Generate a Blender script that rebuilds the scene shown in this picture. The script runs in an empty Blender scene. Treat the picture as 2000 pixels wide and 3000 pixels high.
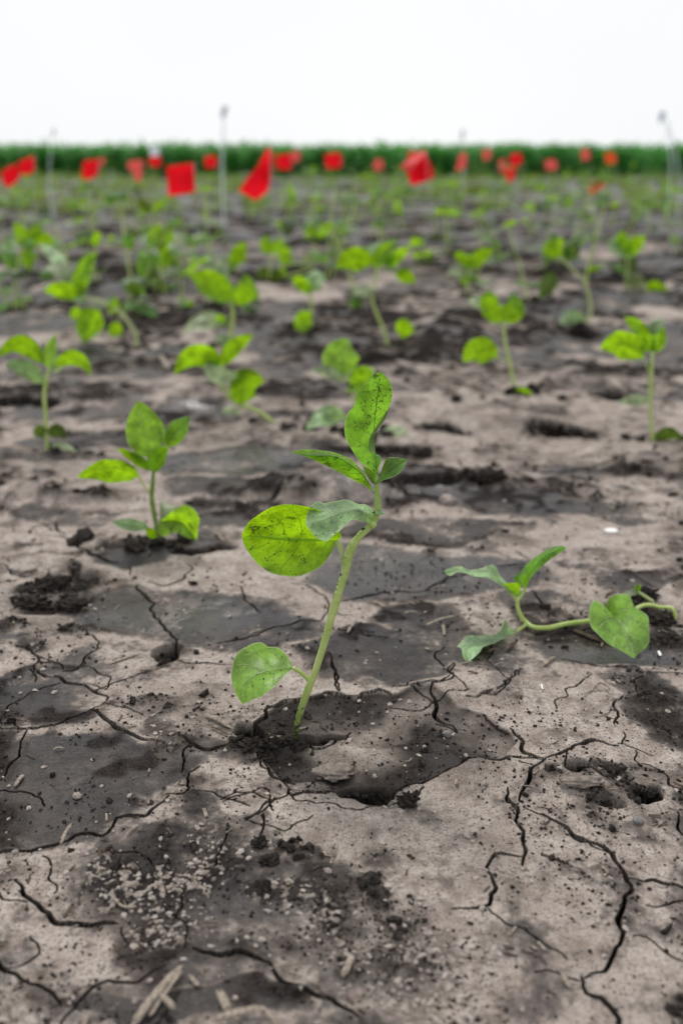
import bpy, math, random
import numpy as np
from mathutils import Vector

SC = bpy.context.scene
COL = SC.collection
R = math.radians

# ------------------------------------------------------------------ camera
CAM_H, TILT, LENS = 0.29, R(19.45), 35.0
FP = 3000.0 * LENS / 36.0                       # focal length in pixels of the 2000 x 3000 photograph
cd = bpy.data.cameras.new("Camera")
cam = bpy.data.objects.new("Camera", cd)
COL.objects.link(cam)
cam.location = (0, 0, CAM_H)
cam.rotation_euler = (math.pi / 2 - TILT, 0, 0)
cd.sensor_fit = 'VERTICAL'; cd.sensor_height = 36.0; cd.sensor_width = 24.0
cd.lens = LENS
cd.clip_start = 0.02; cd.clip_end = 5000
cd.dof.use_dof = True
cd.dof.focus_distance = 0.51
cd.dof.aperture_fstop = 5.9
cd.dof.aperture_blades = 7
SC.camera = cam

# ------------------------------------------------------------------ light: bright overcast
SUN_EL, SUN_AZ = R(58), R(-25)                  # ahead of the camera, a little to the left
w = bpy.data.worlds.new("World"); SC.world = w
w.use_nodes = True
nt = w.node_tree; nt.nodes.clear()
sky = nt.nodes.new("ShaderNodeTexSky"); sky.sky_type = 'NISHITA'; sky.sun_disc = False
sky.sun_elevation = SUN_EL; sky.sun_rotation = SUN_AZ
tc = nt.nodes.new("ShaderNodeTexCoord")
nz = nt.nodes.new("ShaderNodeTexNoise"); nz.inputs["Scale"].default_value = 1.6; nz.inputs["Detail"].default_value = 4
cr = nt.nodes.new("ShaderNodeValToRGB")          # cloud brightness
cr.color_ramp.elements[0].position = 0.3; cr.color_ramp.elements[0].color = (7.0, 7.15, 7.35, 1)
cr.color_ramp.elements[1].position = 0.7; cr.color_ramp.elements[1].color = (7.9, 7.95, 8.0, 1)
mx = nt.nodes.new("ShaderNodeMixRGB"); mx.inputs[0].default_value = 0.97
bg = nt.nodes.new("ShaderNodeBackground"); bg.inputs[1].default_value = 0.1
wo = nt.nodes.new("ShaderNodeOutputWorld")
L = nt.links
L.new(tc.outputs["Generated"], nz.inputs["Vector"]); L.new(nz.outputs["Fac"], cr.inputs[0])
L.new(sky.outputs[0], mx.inputs[1]); L.new(cr.outputs[0], mx.inputs[2])
L.new(mx.outputs[0], bg.inputs[0]); L.new(bg.outputs[0], wo.inputs[0])

sl = bpy.data.lights.new("Sun", 'SUN'); sl.energy = 1.5; sl.angle = R(12); sl.color = (1.0, 0.96, 0.9)
so = bpy.data.objects.new("Sun", sl); COL.objects.link(so)
sd = Vector((math.sin(SUN_AZ) * math.cos(SUN_EL), math.cos(SUN_AZ) * math.cos(SUN_EL), math.sin(SUN_EL)))
so.location = sd * 50
so.rotation_euler = sd.to_track_quat('Z', 'Y').to_euler()

SC.view_settings.view_transform = 'Standard'
SC.view_settings.look = 'None'
SC.view_settings.exposure = 0.38
SC.view_settings.gamma = 1.0
SC.render.engine = 'CYCLES'
SC.cycles.max_bounces = 8
SC.cycles.use_denoising = True

rng = np.random.default_rng(7)
random.seed(11)

# ------------------------------------------------------------------ pixels of the photograph -> places in the field
ct, st = math.cos(TILT), math.sin(TILT)
def ray(px, py):
    xc, yc = (px - 1000) / FP, (1500 - py) / FP
    return xc, ct + yc * st, -st + yc * ct
def G(px, py, z=0.0):
    x, y, d = ray(px, py); k = (z - CAM_H) / d
    return np.array((x * k, y * k, z))
def P(px, py, Y):
    x, y, d = ray(px, py); k = Y / y
    return np.array((x * k, Y, CAM_H + d * k))
def gy(px, py): return G(px, py)[1]
class Z:                                          # coordinates read in an enlarged crop of the photograph
    def __init__(s, ox, oy, k): s.ox, s.oy, s.k = ox, oy, k
    def __call__(s, pts): return [(s.ox + x / s.k, s.oy + y / s.k) for x, y in pts]
def dist_at(y): return y * ct + CAM_H * st

# ------------------------------------------------------------------ noise
_perm = np.random.default_rng(3).permutation(256).astype(np.int32)
_ang = np.random.default_rng(4).random(256) * 2 * np.pi
_gx, _gy = np.cos(_ang), np.sin(_ang)
def perlin(x, y, seed=0):
    xi = np.floor(x).astype(np.int32); yi = np.floor(y).astype(np.int32)
    xf = x - xi; yf = y - yi
    u = xf * xf * xf * (xf * (xf * 6 - 15) + 10); v = yf * yf * yf * (yf * (yf * 6 - 15) + 10)
    def g(ix, iy, dx, dy):
        h = _perm[(_perm[(ix + seed * 17) & 255] + iy + seed * 31) & 255]
        return _gx[h] * dx + _gy[h] * dy
    n00 = g(xi, yi, xf, yf); n10 = g(xi + 1, yi, xf - 1, yf)
    n01 = g(xi, yi + 1, xf, yf - 1); n11 = g(xi + 1, yi + 1, xf - 1, yf - 1)
    a = n00 + u * (n10 - n00); b = n01 + u * (n11 - n01)
    return (a + v * (b - a)) * 1.5
def sstep(a, b, x):
    t = np.clip((x - a) / (b - a), 0, 1); return t * t * (3 - 2 * t)

# ------------------------------------------------------------------ material helpers
def mat(name):
    m = bpy.data.materials.new(name); m.use_nodes = True
    n = m.node_tree.nodes; n.clear()
    return m, m.node_tree.nodes, m.node_tree.links
def N(nodes, t, **kw):
    n = nodes.new("ShaderNode" + t)
    for k, v in kw.items(): setattr(n, k, v)
    return n
def math_(nodes, links, op, a, b=None, c=None, clamp=False):
    n = nodes.new("ShaderNodeMath"); n.operation = op; n.use_clamp = clamp
    for i, v in enumerate((a, b, c)):
        if v is None: continue
        if isinstance(v, (int, float)): n.inputs[i].default_value = v
        else: links.new(v, n.inputs[i])
    return n.outputs[0]
def maprange(nodes, links, v, a, b, c=0.0, d=1.0):
    n = nodes.new("ShaderNodeMapRange"); n.interpolation_type = 'SMOOTHSTEP'
    links.new(v, n.inputs[0])
    for i, q in enumerate((a, b, c, d)): n.inputs[i + 1].default_value = q
    return n.outputs[0]
def mixc(nodes, links, f, a, b, mode='MIX'):
    n = nodes.new("ShaderNodeMixRGB"); n.blend_type = mode
    for i, v in enumerate((f, a, b)):
        if isinstance(v, tuple): n.inputs[i].default_value = v if len(v) == 4 else (*v, 1)
        elif isinstance(v, (int, float)): n.inputs[i].default_value = v
        else: links.new(v, n.inputs[i])
    return n.outputs[0]
def noise(nodes, links, vec, scale, detail=2.0, rough=0.5):
    n = nodes.new("ShaderNodeTexNoise"); n.inputs["Scale"].default_value = scale
    n.inputs["Detail"].default_value = detail; n.inputs["Roughness"].default_value = rough
    links.new(vec, n.inputs["Vector"]); return n.outputs["Fac"]

def soil_material():
    m, n, l = mat("cracked_mud")
    tc = N(n, "TexCoord"); v = tc.outputs["Object"]
    def at(name):
        a = N(n, "Attribute"); a.attribute_name = name; return a.outputs["Fac"]
    wet, crumb, pale = at("wet"), at("crumb"), at("pale")  # wet also carries the foreground darkening for vignetting
    n1 = noise(n, l, v, 9, 5, 0.6); n2 = noise(n, l, v, 60, 5, 0.65); n3 = noise(n, l, v, 420, 3, 0.6)
    n4 = noise(n, l, v, 1500, 2, 0.6)
    dry = mixc(n, l, maprange(n, l, n1, 0.3, 0.7), (0.455, 0.390, 0.345), (0.595, 0.522, 0.470))
    dry = mixc(n, l, maprange(n, l, n2, 0.35, 0.75), dry, (0.285, 0.228, 0.195))
    dry = mixc(n, l, maprange(n, l, n3, 0.52, 0.72, 0, 0.6), dry, (0.13, 0.110, 0.098))
    grit = noise(n, l, v, 900, 4, 0.75)
    dry = mixc(n, l, maprange(n, l, grit, 0.49, 0.63, 0, 0.75), dry, (0.17, 0.142, 0.125))
    g2 = noise(n, l, v, 230, 6, 0.8)
    dry = mixc(n, l, maprange(n, l, g2, 0.53, 0.66, 0, 0.65), dry, (0.15, 0.125, 0.11))
    dry = mixc(n, l, maprange(n, l, n4, 0.6, 0.75, 0, 0.35), dry, (0.52, 0.48, 0.44))
    damp = mixc(n, l, maprange(n, l, n2, 0.3, 0.7), (0.014, 0.0128, 0.0135), (0.029, 0.0265, 0.029))
    damp = mixc(n, l, maprange(n, l, n1, 0.35, 0.65), damp, mixc(n, l, maprange(n, l, n2, 0.3, 0.7), (0.022, 0.0158, 0.0138), (0.058, 0.043, 0.037)))
    damp = mixc(n, l, maprange(n, l, grit, 0.50, 0.64, 0, 0.6), damp, (0.095, 0.085, 0.082))
    damp = mixc(n, l, maprange(n, l, n3, 0.54, 0.70, 0, 0.8), damp, (0.014, 0.013, 0.013))
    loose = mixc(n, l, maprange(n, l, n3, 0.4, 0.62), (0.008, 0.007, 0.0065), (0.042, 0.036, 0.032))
    c = mixc(n, l, wet, dry, damp)
    c = mixc(n, l, crumb, c, loose)  # crumb also carries the shade painted into cracks and pits
    palec = mixc(n, l, maprange(n, l, n3, 0.4, 0.6), (0.22, 0.185, 0.16), (0.42, 0.365, 0.32))
    c = mixc(n, l, pale, c, palec)
    # tiny dark grains pressed into the surface
    vo = N(n, "TexVoronoi"); vo.inputs["Scale"].default_value = 520; vo.inputs["Randomness"].default_value = 1
    l.new(v, vo.inputs["Vector"])
    sep = N(n, "SeparateColor"); l.new(vo.outputs["Color"], sep.inputs[0])
    pick = math_(n, l, 'GREATER_THAN', sep.outputs[0], 0.80)
    dot = math_(n, l, 'LESS_THAN', vo.outputs["Distance"], 0.27)
    grain = math_(n, l, 'MULTIPLY', pick, dot)
    grain = math_(n, l, 'MULTIPLY', grain, 0.7)
    c = mixc(n, l, grain, c, (0.035, 0.029, 0.026))
    b = N(n, "BsdfPrincipled")
    l.new(c, b.inputs["Base Color"])
    ro = maprange(n, l, wet, 0.55, 1.0, 0.9, 0.34)
    ro = math_(n, l, 'SUBTRACT', ro, math_(n, l, 'MULTIPLY', at('film'), 0.14), clamp=True)
    ro = math_(n, l, 'ADD', ro, math_(n, l, 'MULTIPLY', crumb, 0.4), clamp=True)
    l.new(ro, b.inputs["Roughness"])
    film = at('film')
    sp = math_(n, l, 'ADD', maprange(n, l, wet, 0.55, 1.0, 0.08, 0.12), math_(n, l, 'MULTIPLY', film, 0.30))
    l.new(math_(n, l, 'SUBTRACT', sp, math_(n, l, 'MULTIPLY', crumb, 0.4), clamp=True), b.inputs["Specular IOR Level"])
    h = math_(n, l, 'ADD', math_(n, l, 'MULTIPLY', n3, 0.7), math_(n, l, 'MULTIPLY', n4, 0.4))
    h = math_(n, l, 'ADD', h, math_(n, l, 'MULTIPLY', grain, 0.5)); h = math_(n, l, 'SUBTRACT', h, math_(n, l, 'MULTIPLY', g2, 0.9))
    bp = N(n, "Bump"); l.new(maprange(n, l, wet, 0.4, 1.0, 1.0, 0.22), bp.inputs["Strength"]); bp.inputs["Distance"].default_value = 0.0018
    l.new(h, bp.inputs["Height"]); l.new(bp.outputs[0], b.inputs["Normal"])
    o = N(n, "OutputMaterial"); l.new(b.outputs[0], o.inputs[0])
    return m

def leaf_material(name, top, glow, dirt=0.0, veins=1.0, trans=0.5, k=9.0, spots=1.0):
    m, n, l = mat(name)
    tc = N(n, "TexCoord"); uv = tc.outputs["UV"]; v = tc.outputs["Object"]
    s = N(n, "SeparateXYZ"); l.new(uv, s.inputs[0])
    a = math_(n, l, 'ABSOLUTE', math_(n, l, 'SUBTRACT', s.outputs[1], 0.5)); a = math_(n, l, 'MULTIPLY', a, 2.0)
    t = math_(n, l, 'SUBTRACT', s.outputs[0], math_(n, l, 'MULTIPLY', math_(n, l, 'POWER', a, 1.4), 0.22))
    f = math_(n, l, 'FRACT', math_(n, l, 'MULTIPLY', t, k * 0.72))
    d = math_(n, l, 'ABSOLUTE', math_(n, l, 'SUBTRACT', f, 0.5))
    side = maprange(n, l, d, 0.01, 0.065, 1.0, 0.0)
    side = math_(n, l, 'MULTIPLY', side, maprange(n, l, a, 0.55, 0.95, 1.0, 0.0))
    mid = maprange(n, l, a, 0.022, 0.06, 1.0, 0.0)
    vein = math_(n, l, 'MULTIPLY', math_(n, l, 'MAXIMUM', mid, math_(n, l, 'MULTIPLY', side, 0.75)), veins, clamp=True)
    n1 = noise(n, l, v, 70, 4, 0.6); n2 = noise(n, l, v, 600, 3, 0.6)
    oi = N(n, "ObjectInfo")
    var = maprange(n, l, n1, 0.32, 0.68, 0.52, 1.25)
    var = math_(n, l, 'MULTIPLY', var, maprange(n, l, n2, 0.3, 0.7, 0.9, 1.1))
    rnd = maprange(n, l, oi.outputs["Random"], 0, 1, 0.8, 1.18)
    var = math_(n, l, 'MULTIPLY', var, rnd)
    vv = N(n, "CombineColor")
    for i in range(3): l.new(var, vv.inputs[i])
    dcol = mixc(n, l, 1.0, top, vv.outputs[0], 'MULTIPLY')
    tcol = mixc(n, l, 1.0, glow, vv.outputs[0], 'MULTIPLY')
    dcol = mixc(n, l, math_(n, l, 'MULTIPLY', vein, 0.7), dcol, (0.30, 0.42, 0.16) if trans < 0.4 else (top[0] * .45, top[1] * .45, top[2] * .4))
    tcol = mixc(n, l, math_(n, l, 'MULTIPLY', vein, 0.85), tcol, (glow[0] * 0.35, glow[1] * 0.45, 0.01))
    rim = maprange(n, l, a, 0.955, 0.985, 0.0, 0.7)
    dcol = mixc(n, l, rim, dcol, (0.45, 0.55, 0.30))
    if dirt > 0:
        vo = N(n, "TexVoronoi"); vo.inputs["Scale"].default_value = 1050
        nv_ = N(n, "TexNoise"); nv_.inputs["Scale"].default_value = 900; nv_.inputs["Detail"].default_value = 3; l.new(v, nv_.inputs["Vector"])
        vm = N(n, "VectorMath"); vm.operation = "MULTIPLY_ADD"; l.new(nv_.outputs["Color"], vm.inputs[0]); vm.inputs[1].default_value = (.0011,) * 3; l.new(v, vm.inputs[2]); l.new(vm.outputs[0], vo.inputs["Vector"])
        sc = N(n, "SeparateColor"); l.new(vo.outputs["Color"], sc.inputs[0])
        big = noise(n, l, v, 45, 3, 0.6)
        th = maprange(n, l, big, 0.42, 0.66, 1.01, 1.01 - 0.42 * dirt * spots)
        spot = math_(n, l, 'MULTIPLY', math_(n, l, 'GREATER_THAN', sc.outputs[0], th), math_(n, l, 'LESS_THAN', vo.outputs["Distance"], 0.42))
        smear = maprange(n, l, noise(n, l, v, 120, 8, 0.72), 0.565, 0.63, 0.0, 0.8 * dirt)
        soil = math_(n, l, 'MAXIMUM', spot, smear)
        dcol = mixc(n, l, soil, dcol, (0.035, 0.03, 0.026)); tcol = mixc(n, l, soil, tcol, (0.008, 0.008, 0.004))
    b = N(n, "BsdfPrincipled"); l.new(dcol, b.inputs["Base Color"])
    b.inputs["Roughness"].default_value = 0.40; b.inputs["Specular IOR Level"].default_value = 0.4
    bp = N(n, "Bump"); bp.inputs["Strength"].default_value = 0.5; bp.inputs["Distance"].default_value = 0.0014
    hh = math_(n, l, 'SUBTRACT', math_(n, l, 'MULTIPLY', n2, 0.25), vein)
    l.new(hh, bp.inputs["Height"]); l.new(bp.outputs[0], b.inputs["Normal"])
    tr = N(n, "BsdfTranslucent"); l.new(tcol, tr.inputs[0])
    ms = N(n, "MixShader"); ms.inputs[0].default_value = trans
    l.new(b.outputs[0], ms.inputs[1]); l.new(tr.outputs[0], ms.inputs[2])
    o = N(n, "OutputMaterial"); l.new(ms.outputs[0], o.inputs[0])
    return m

def plain_material(name, c1, c2, scale=40, rough=0.7, bump=0.0, spec=0.3, trans=None, detail=4):
    m, n, l = mat(name)
    tc = N(n, "TexCoord"); v = tc.outputs["Object"]
    f = noise(n, l, v, scale, detail, 0.6)
    c = mixc(n, l, maprange(n, l, f, 0.3, 0.7), c1, c2)
    b = N(n, "BsdfPrincipled"); l.new(c, b.inputs["Base Color"])
    b.inputs["Roughness"].default_value = rough; b.inputs["Specular IOR Level"].default_value = spec
    if bump:
        bp = N(n, "Bump"); bp.inputs["Strength"].default_value = 0.6; bp.inputs["Distance"].default_value = bump
        l.new(f, bp.inputs["Height"]); l.new(bp.outputs[0], b.inputs["Normal"])
    o = N(n, "OutputMaterial")
    if trans:
        tr = N(n, "BsdfTranslucent"); tr.inputs[0].default_value = (*trans[0], 1)
        ms = N(n, "MixShader"); ms.inputs[0].default_value = trans[1]
        l.new(b.outputs[0], ms.inputs[1]); l.new(tr.outputs[0], ms.inputs[2]); l.new(ms.outputs[0], o.inputs[0])
    else: l.new(b.outputs[0], o.inputs[0])
    return m

M = {}
M['soil'] = soil_material()
GLOW = (0.42, 0.72, 0.004)
M['leaf'] = leaf_material("leaf_green", (0.065, 0.225, 0.022), GLOW, dirt=0.3)
M['leaf_dirty'] = leaf_material("leaf_soiled", (0.07, 0.205, 0.02), GLOW, dirt=1.0, spots=0.45)
M['leaf_glow'] = leaf_material('leaf_glow', (0.13, 0.27, 0.05), (0.46, 0.80, 0.008), dirt=0.8, trans=0.62)
M['leaf_top'] = leaf_material('leaf_top', (0.11, 0.26, 0.055), (0.27, 0.56, 0.012), dirt=1.0, trans=0.48)
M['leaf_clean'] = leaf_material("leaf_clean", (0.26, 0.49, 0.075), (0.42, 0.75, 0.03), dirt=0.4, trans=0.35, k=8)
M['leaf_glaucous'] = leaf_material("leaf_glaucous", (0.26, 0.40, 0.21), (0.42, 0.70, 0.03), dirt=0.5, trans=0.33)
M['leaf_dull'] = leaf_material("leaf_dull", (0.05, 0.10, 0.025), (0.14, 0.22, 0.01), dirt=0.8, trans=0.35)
M['leaf_pale'] = leaf_material("leaf_pale", (0.36, 0.44, 0.26), (0.40, 0.50, 0.15), dirt=0.3, trans=0.3)
M['leaf_young'] = leaf_material("leaf_young", (0.07, 0.17, 0.045), (0.30, 0.55, 0.02), dirt=0.15, trans=0.4)
M['stem'] = plain_material("stem_green", (0.44, 0.57, 0.15), (0.60, 0.70, 0.30), 160, 0.5, 0.0003, 0.35, ((0.55, 0.7, 0.1), 0.25))
M['stem_dark'] = plain_material("stem_dark", (0.12, 0.20, 0.04), (0.26, 0.36, 0.09), 200, 0.55, 0.0003, 0.3, ((0.4, 0.6, 0.05), 0.2))
M['stem_pale'] = plain_material("stem_pale", (0.45, 0.52, 0.22), (0.58, 0.62, 0.36), 160, 0.5, 0.0003, 0.35, ((0.6, 0.7, 0.3), 0.25))
def soiled_stem():
    m, n, l = mat("stem_soiled"); tc = N(n, "TexCoord"); v = tc.outputs["Object"]
    s_ = N(n, "SeparateXYZ"); l.new(v, s_.inputs[0]); z = s_.outputs[2]
    f = noise(n, l, v, 120, 4, .6); f2 = noise(n, l, v, 700, 4, .7)
    c = mixc(n, l, maprange(n, l, f, .3, .7), (0.40, 0.54, 0.13), (0.58, 0.68, 0.28))
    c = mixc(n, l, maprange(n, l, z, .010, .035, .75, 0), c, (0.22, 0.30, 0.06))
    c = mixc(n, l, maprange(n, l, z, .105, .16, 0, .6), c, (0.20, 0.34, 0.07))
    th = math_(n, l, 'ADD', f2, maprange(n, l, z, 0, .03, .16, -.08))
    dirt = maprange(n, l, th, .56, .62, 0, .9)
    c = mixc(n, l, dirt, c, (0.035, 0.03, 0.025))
    b = N(n, "BsdfPrincipled"); l.new(c, b.inputs["Base Color"]); b.inputs["Roughness"].default_value = .5; b.inputs["Specular IOR Level"].default_value = .35
    bp = N(n, "Bump"); bp.inputs["Strength"].default_value = .6; bp.inputs["Distance"].default_value = .0006; l.new(f2, bp.inputs["Height"]); l.new(bp.outputs[0], b.inputs["Normal"])
    tr = N(n, "BsdfTranslucent"); l.new(c, tr.inputs[0]); ms = N(n, "MixShader"); ms.inputs[0].default_value = .22
    l.new(b.outputs[0], ms.inputs[1]); l.new(tr.outputs[0], ms.inputs[2]); o = N(n, "OutputMaterial"); l.new(ms.outputs[0], o.inputs[0]); return m
M['stem_soiled'] = soiled_stem()
M['hair'] = plain_material("plant_hair", (0.6, 0.66, 0.5), (0.7, 0.75, 0.6), 50, 0.6, 0, 0.3, ((0.7, 0.75, 0.6), 0.4))
M['clod'] = plain_material("clod_soil", (0.010, 0.008, 0.007), (0.050, 0.042, 0.037), 420, 0.95, 0.001, 0.1)
M['drymud'] = plain_material("dry_mud_flake", (0.22, 0.188, 0.165), (0.40, 0.352, 0.318), 300, 0.92, 0.0006, 0.12)
M['flake'] = plain_material('mud_slab', (0.13, 0.108, 0.093), (0.27, 0.232, 0.205), 260, 0.92, 0.0012, 0.12, None, 8)
M['pebble'] = plain_material("grey_pebble", (0.14, 0.135, 0.135), (0.24, 0.23, 0.22), 500, 0.7, 0.0004, 0.3)
M['straw'] = plain_material("straw", (0.15, 0.12, 0.095), (0.36, 0.305, 0.25), 500, 0.75, 0.0004, 0.25)
M['straw_dark'] = plain_material("straw_dark", (0.045, 0.034, 0.026), (0.12, 0.092, 0.07), 500, 0.85, 0.0004, 0.15)
M['white'] = plain_material("white_husk", (0.75, 0.74, 0.72), (0.88, 0.87, 0.86), 300, 0.5, 0.0002, 0.4)
M['red'] = plain_material("red_vinyl", (0.80, 0.004, 0.012), (0.86, 0.006, 0.016), 30, 0.6, 0, 0.1, ((1.0, 0.012, 0.025), 0.55))
M['orange'] = plain_material("orange_vinyl", (0.80, 0.075, 0.012), (0.85, 0.09, 0.015), 30, 0.45, 0, 0.25, ((0.95, 0.10, 0.01), 0.45))
M['pink'] = plain_material("faded_lit_red_vinyl", (0.80, 0.10, 0.10), (0.85, 0.13, 0.12), 30, 0.45, 0, 0.3, ((0.95, 0.12, 0.1), 0.45))
M['whiteflag'] = plain_material("white_vinyl", (0.72, 0.78, 0.86), (0.80, 0.84, 0.90), 30, 0.4, 0, 0.4, ((0.8, 0.85, 0.9), 0.4))
M['wire'] = plain_material("galvanised_wire", (0.36, 0.38, 0.39), (0.5, 0.52, 0.53), 80, 0.45, 0, 0.5)
M['stake'] = plain_material("pale_fibreglass", (0.72, 0.84, 0.86), (0.80, 0.88, 0.90), 40, 0.4, 0, 0.4)
M['tag'] = plain_material("blue_grey_tag", (0.42, 0.48, 0.58), (0.52, 0.58, 0.66), 60, 0.4, 0, 0.4)
M['crop'] = leaf_material("crop_leaf", (0.042, 0.235, 0.035), (0.09, 0.48, 0.02), dirt=0, veins=0.3, trans=0.35)
M['weed'] = leaf_material("weed_leaf", (0.13, 0.165, 0.045), (0.32, 0.40, 0.03), dirt=0, veins=0.3, trans=0.4)
M['far'] = leaf_material("far_leaf", (0.075, 0.22, 0.022), (0.40, 0.74, 0.005), dirt=0.2, veins=0.6, trans=0.45)

# ------------------------------------------------------------------ object helpers
def tag(o, label=None, cat=None, group=None, kind=None):
    if label: o["label"] = label
    if cat: o["category"] = cat
    if group: o["group"] = group
    if kind: o["kind"] = kind
    return o
def empty(name, loc):
    o = bpy.data.objects.new(name, None); COL.objects.link(o)
    o.location = [float(q) for q in loc]; o.empty_display_size = 0.02
    return o
def mk(name, verts, faces, mats, parent=None, uv=None, smooth=True, midx=None, base=None):
    """one mesh object; VERTS in world space, stored relative to the thing's base"""
    v = np.asarray(verts, float)
    org = np.array(base if base is not None else (root_of(parent).location if parent else (0, 0, 0)), float)
    me = bpy.data.meshes.new(name)
    me.from_pydata((v - org).tolist(), [], [tuple(int(i) for i in f) for f in faces])
    for m in (mats if isinstance(mats, (list, tuple)) else [mats]): me.materials.append(m)
    if smooth: me.polygons.foreach_set("use_smooth", [True] * len(me.polygons))
    if midx is not None: me.polygons.foreach_set("material_index", midx)
    if uv is not None:
        ul = me.uv_layers.new(name="UVMap"); li = np.empty(len(me.loops), np.int32)
        me.loops.foreach_get("vertex_index", li)
        ul.data.foreach_set("uv", np.asarray(uv, np.float32)[li].ravel())
    me.update()
    o = bpy.data.objects.new(name, me); COL.objects.link(o)
    if parent: o.parent = parent
    else: o.location = org.tolist()
    return o
def root_of(o):
    while o.parent: o = o.parent
    return o
def big_mesh(name, V, F, mats, smooth=True, midx=None, uv=None):
    """numpy arrays straight into a mesh; F is an (n, k) array"""
    me = bpy.data.meshes.new(name); k = F.shape[1]
    me.vertices.add(len(V)); me.vertices.foreach_set("co", V.astype(np.float32).ravel())
    me.loops.add(F.size); me.loops.foreach_set("vertex_index", F.astype(np.int32).ravel())
    me.polygons.add(len(F)); me.polygons.foreach_set("loop_start", np.arange(0, F.size, k, dtype=np.int32))
    try: me.polygons.foreach_set("loop_total", np.full(len(F), k, np.int32))
    except Exception: pass
    for m in (mats if isinstance(mats, (list, tuple)) else [mats]): me.materials.append(m)
    if midx is not None: me.polygons.foreach_set("material_index", midx.astype(np.int32))
    me.polygons.foreach_set("use_smooth", np.full(len(F), smooth))
    if uv is not None:
        ul = me.uv_layers.new(name="UVMap"); ul.data.foreach_set("uv", uv.astype(np.float32)[F.ravel()].ravel())
    me.update(calc_edges=True)
    o = bpy.data.objects.new(name, me); COL.objects.link(o)
    return o

def resample(pts, n):
    """smooth curve through PTS, n samples evenly along it"""
    p = np.asarray(pts, float)
    if len(p) == 2: return p[0] + (p[1] - p[0]) * np.linspace(0, 1, n)[:, None]
    q = np.vstack([2 * p[0] - p[1], p, 2 * p[-1] - p[-2]]); out = []
    for i in range(1, len(q) - 2):
        for t in np.linspace(0, 1, 12, endpoint=False):
            a, b, c, d = q[i - 1], q[i], q[i + 1], q[i + 2]
            out.append(0.5 * (2 * b + (c - a) * t + (2 * a - 5 * b + 4 * c - d) * t * t + (3 * b - a - 3 * c + d) * t ** 3))
    out.append(p[-1]); out = np.array(out)
    s = np.r_[0, np.cumsum(np.linalg.norm(np.diff(out, axis=0), axis=1))]
    u = np.linspace(0, s[-1], n)
    return np.stack([np.interp(u, s, out[:, j]) for j in range(p.shape[1])], 1)

def tube_arrays(path, radii, seg=10, cap=True):
    p = np.asarray(path, float); n = len(p); r = np.broadcast_to(np.asarray(radii, float), (n,))
    T = np.gradient(p, axis=0); T /= np.linalg.norm(T, axis=1)[:, None] + 1e-12
    ref = np.array((0.31, -0.9, 0.2)); V = []
    for i in range(n):
        a = np.cross(T[i], ref); 
        if np.linalg.norm(a) < 1e-3: a = np.cross(T[i], (1, 0, 0))
        a /= np.linalg.norm(a); b = np.cross(T[i], a); ref = np.cross(a, T[i])
        for k in range(seg):
            q = 2 * math.pi * k / seg; V.append(p[i] + r[i] * (math.cos(q) * a + math.sin(q) * b))
    F = [(i * seg + k, i * seg + (k + 1) % seg, (i + 1) * seg + (k + 1) % seg, (i + 1) * seg + k) for i in range(n - 1) for k in range(seg)]
    V = np.array(V)
    if cap:
        F.append(tuple(range(seg - 1, -1, -1))); F.append(tuple((n - 1) * seg + k for k in range(seg)))
    return V, F
def tube(name, path, radii, m, parent=None, seg=10, n=None, base=None):
    if n: 
        path = resample(path, n); rr = np.asarray(radii, float)
        if rr.ndim: radii = np.interp(np.linspace(0, 1, n), np.linspace(0, 1, len(rr)), rr)
    V, F = tube_arrays(path, radii, seg)
    return mk(name, V, F, m, parent, base=base)

def leaf_arrays(mid, up, low, nu=26, nv=5, bulge=0.12, wave=0.05, seed=0):
    """a leaf blade between two edge curves and its midrib"""
    rs = np.random.default_rng(seed)
    a, b, c = resample(mid, nu), resample(up, nu), resample(low, nu)
    b[0] = c[0] = a[0]; b[-1] = c[-1] = a[-1]
    vs = np.linspace(-1, 1, 2 * nv + 1); V = []; U = []
    ph = rs.random(4) * 6.28; fr = rs.uniform(1.6, 3.2, 4)
    T = np.gradient(a, axis=0)
    for i in range(nu):
        u = i / (nu - 1)
        for v in vs:
            e = b[i] if v > 0 else c[i]
            p = a[i] + (e - a[i]) * abs(v)
            nn = np.cross(T[i], b[i] - c[i]); L_ = np.linalg.norm(nn)
            if L_ > 1e-12:
                nn /= L_; wd = np.linalg.norm(e - a[i]); s = abs(v)
                k = 0 if v > 0 else 2
                p = p + nn * wd * (bulge * 4 * s * (1 - s) + wave * s * s * (math.sin(6.28 * fr[k] * u + ph[k]) + 0.5 * math.sin(6.28 * 2.1 * fr[k + 1] * u + ph[k + 1])) * math.sin(math.pi * u))
            V.append(p); U.append((u, 0.5 + 0.5 * v))
    w_ = 2 * nv + 1
    F = [(i * w_ + j, (i + 1) * w_ + j, (i + 1) * w_ + j + 1, i * w_ + j + 1) for i in range(nu - 1) for j in range(w_ - 1)]
    return np.array(V), F, np.array(U)

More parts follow.
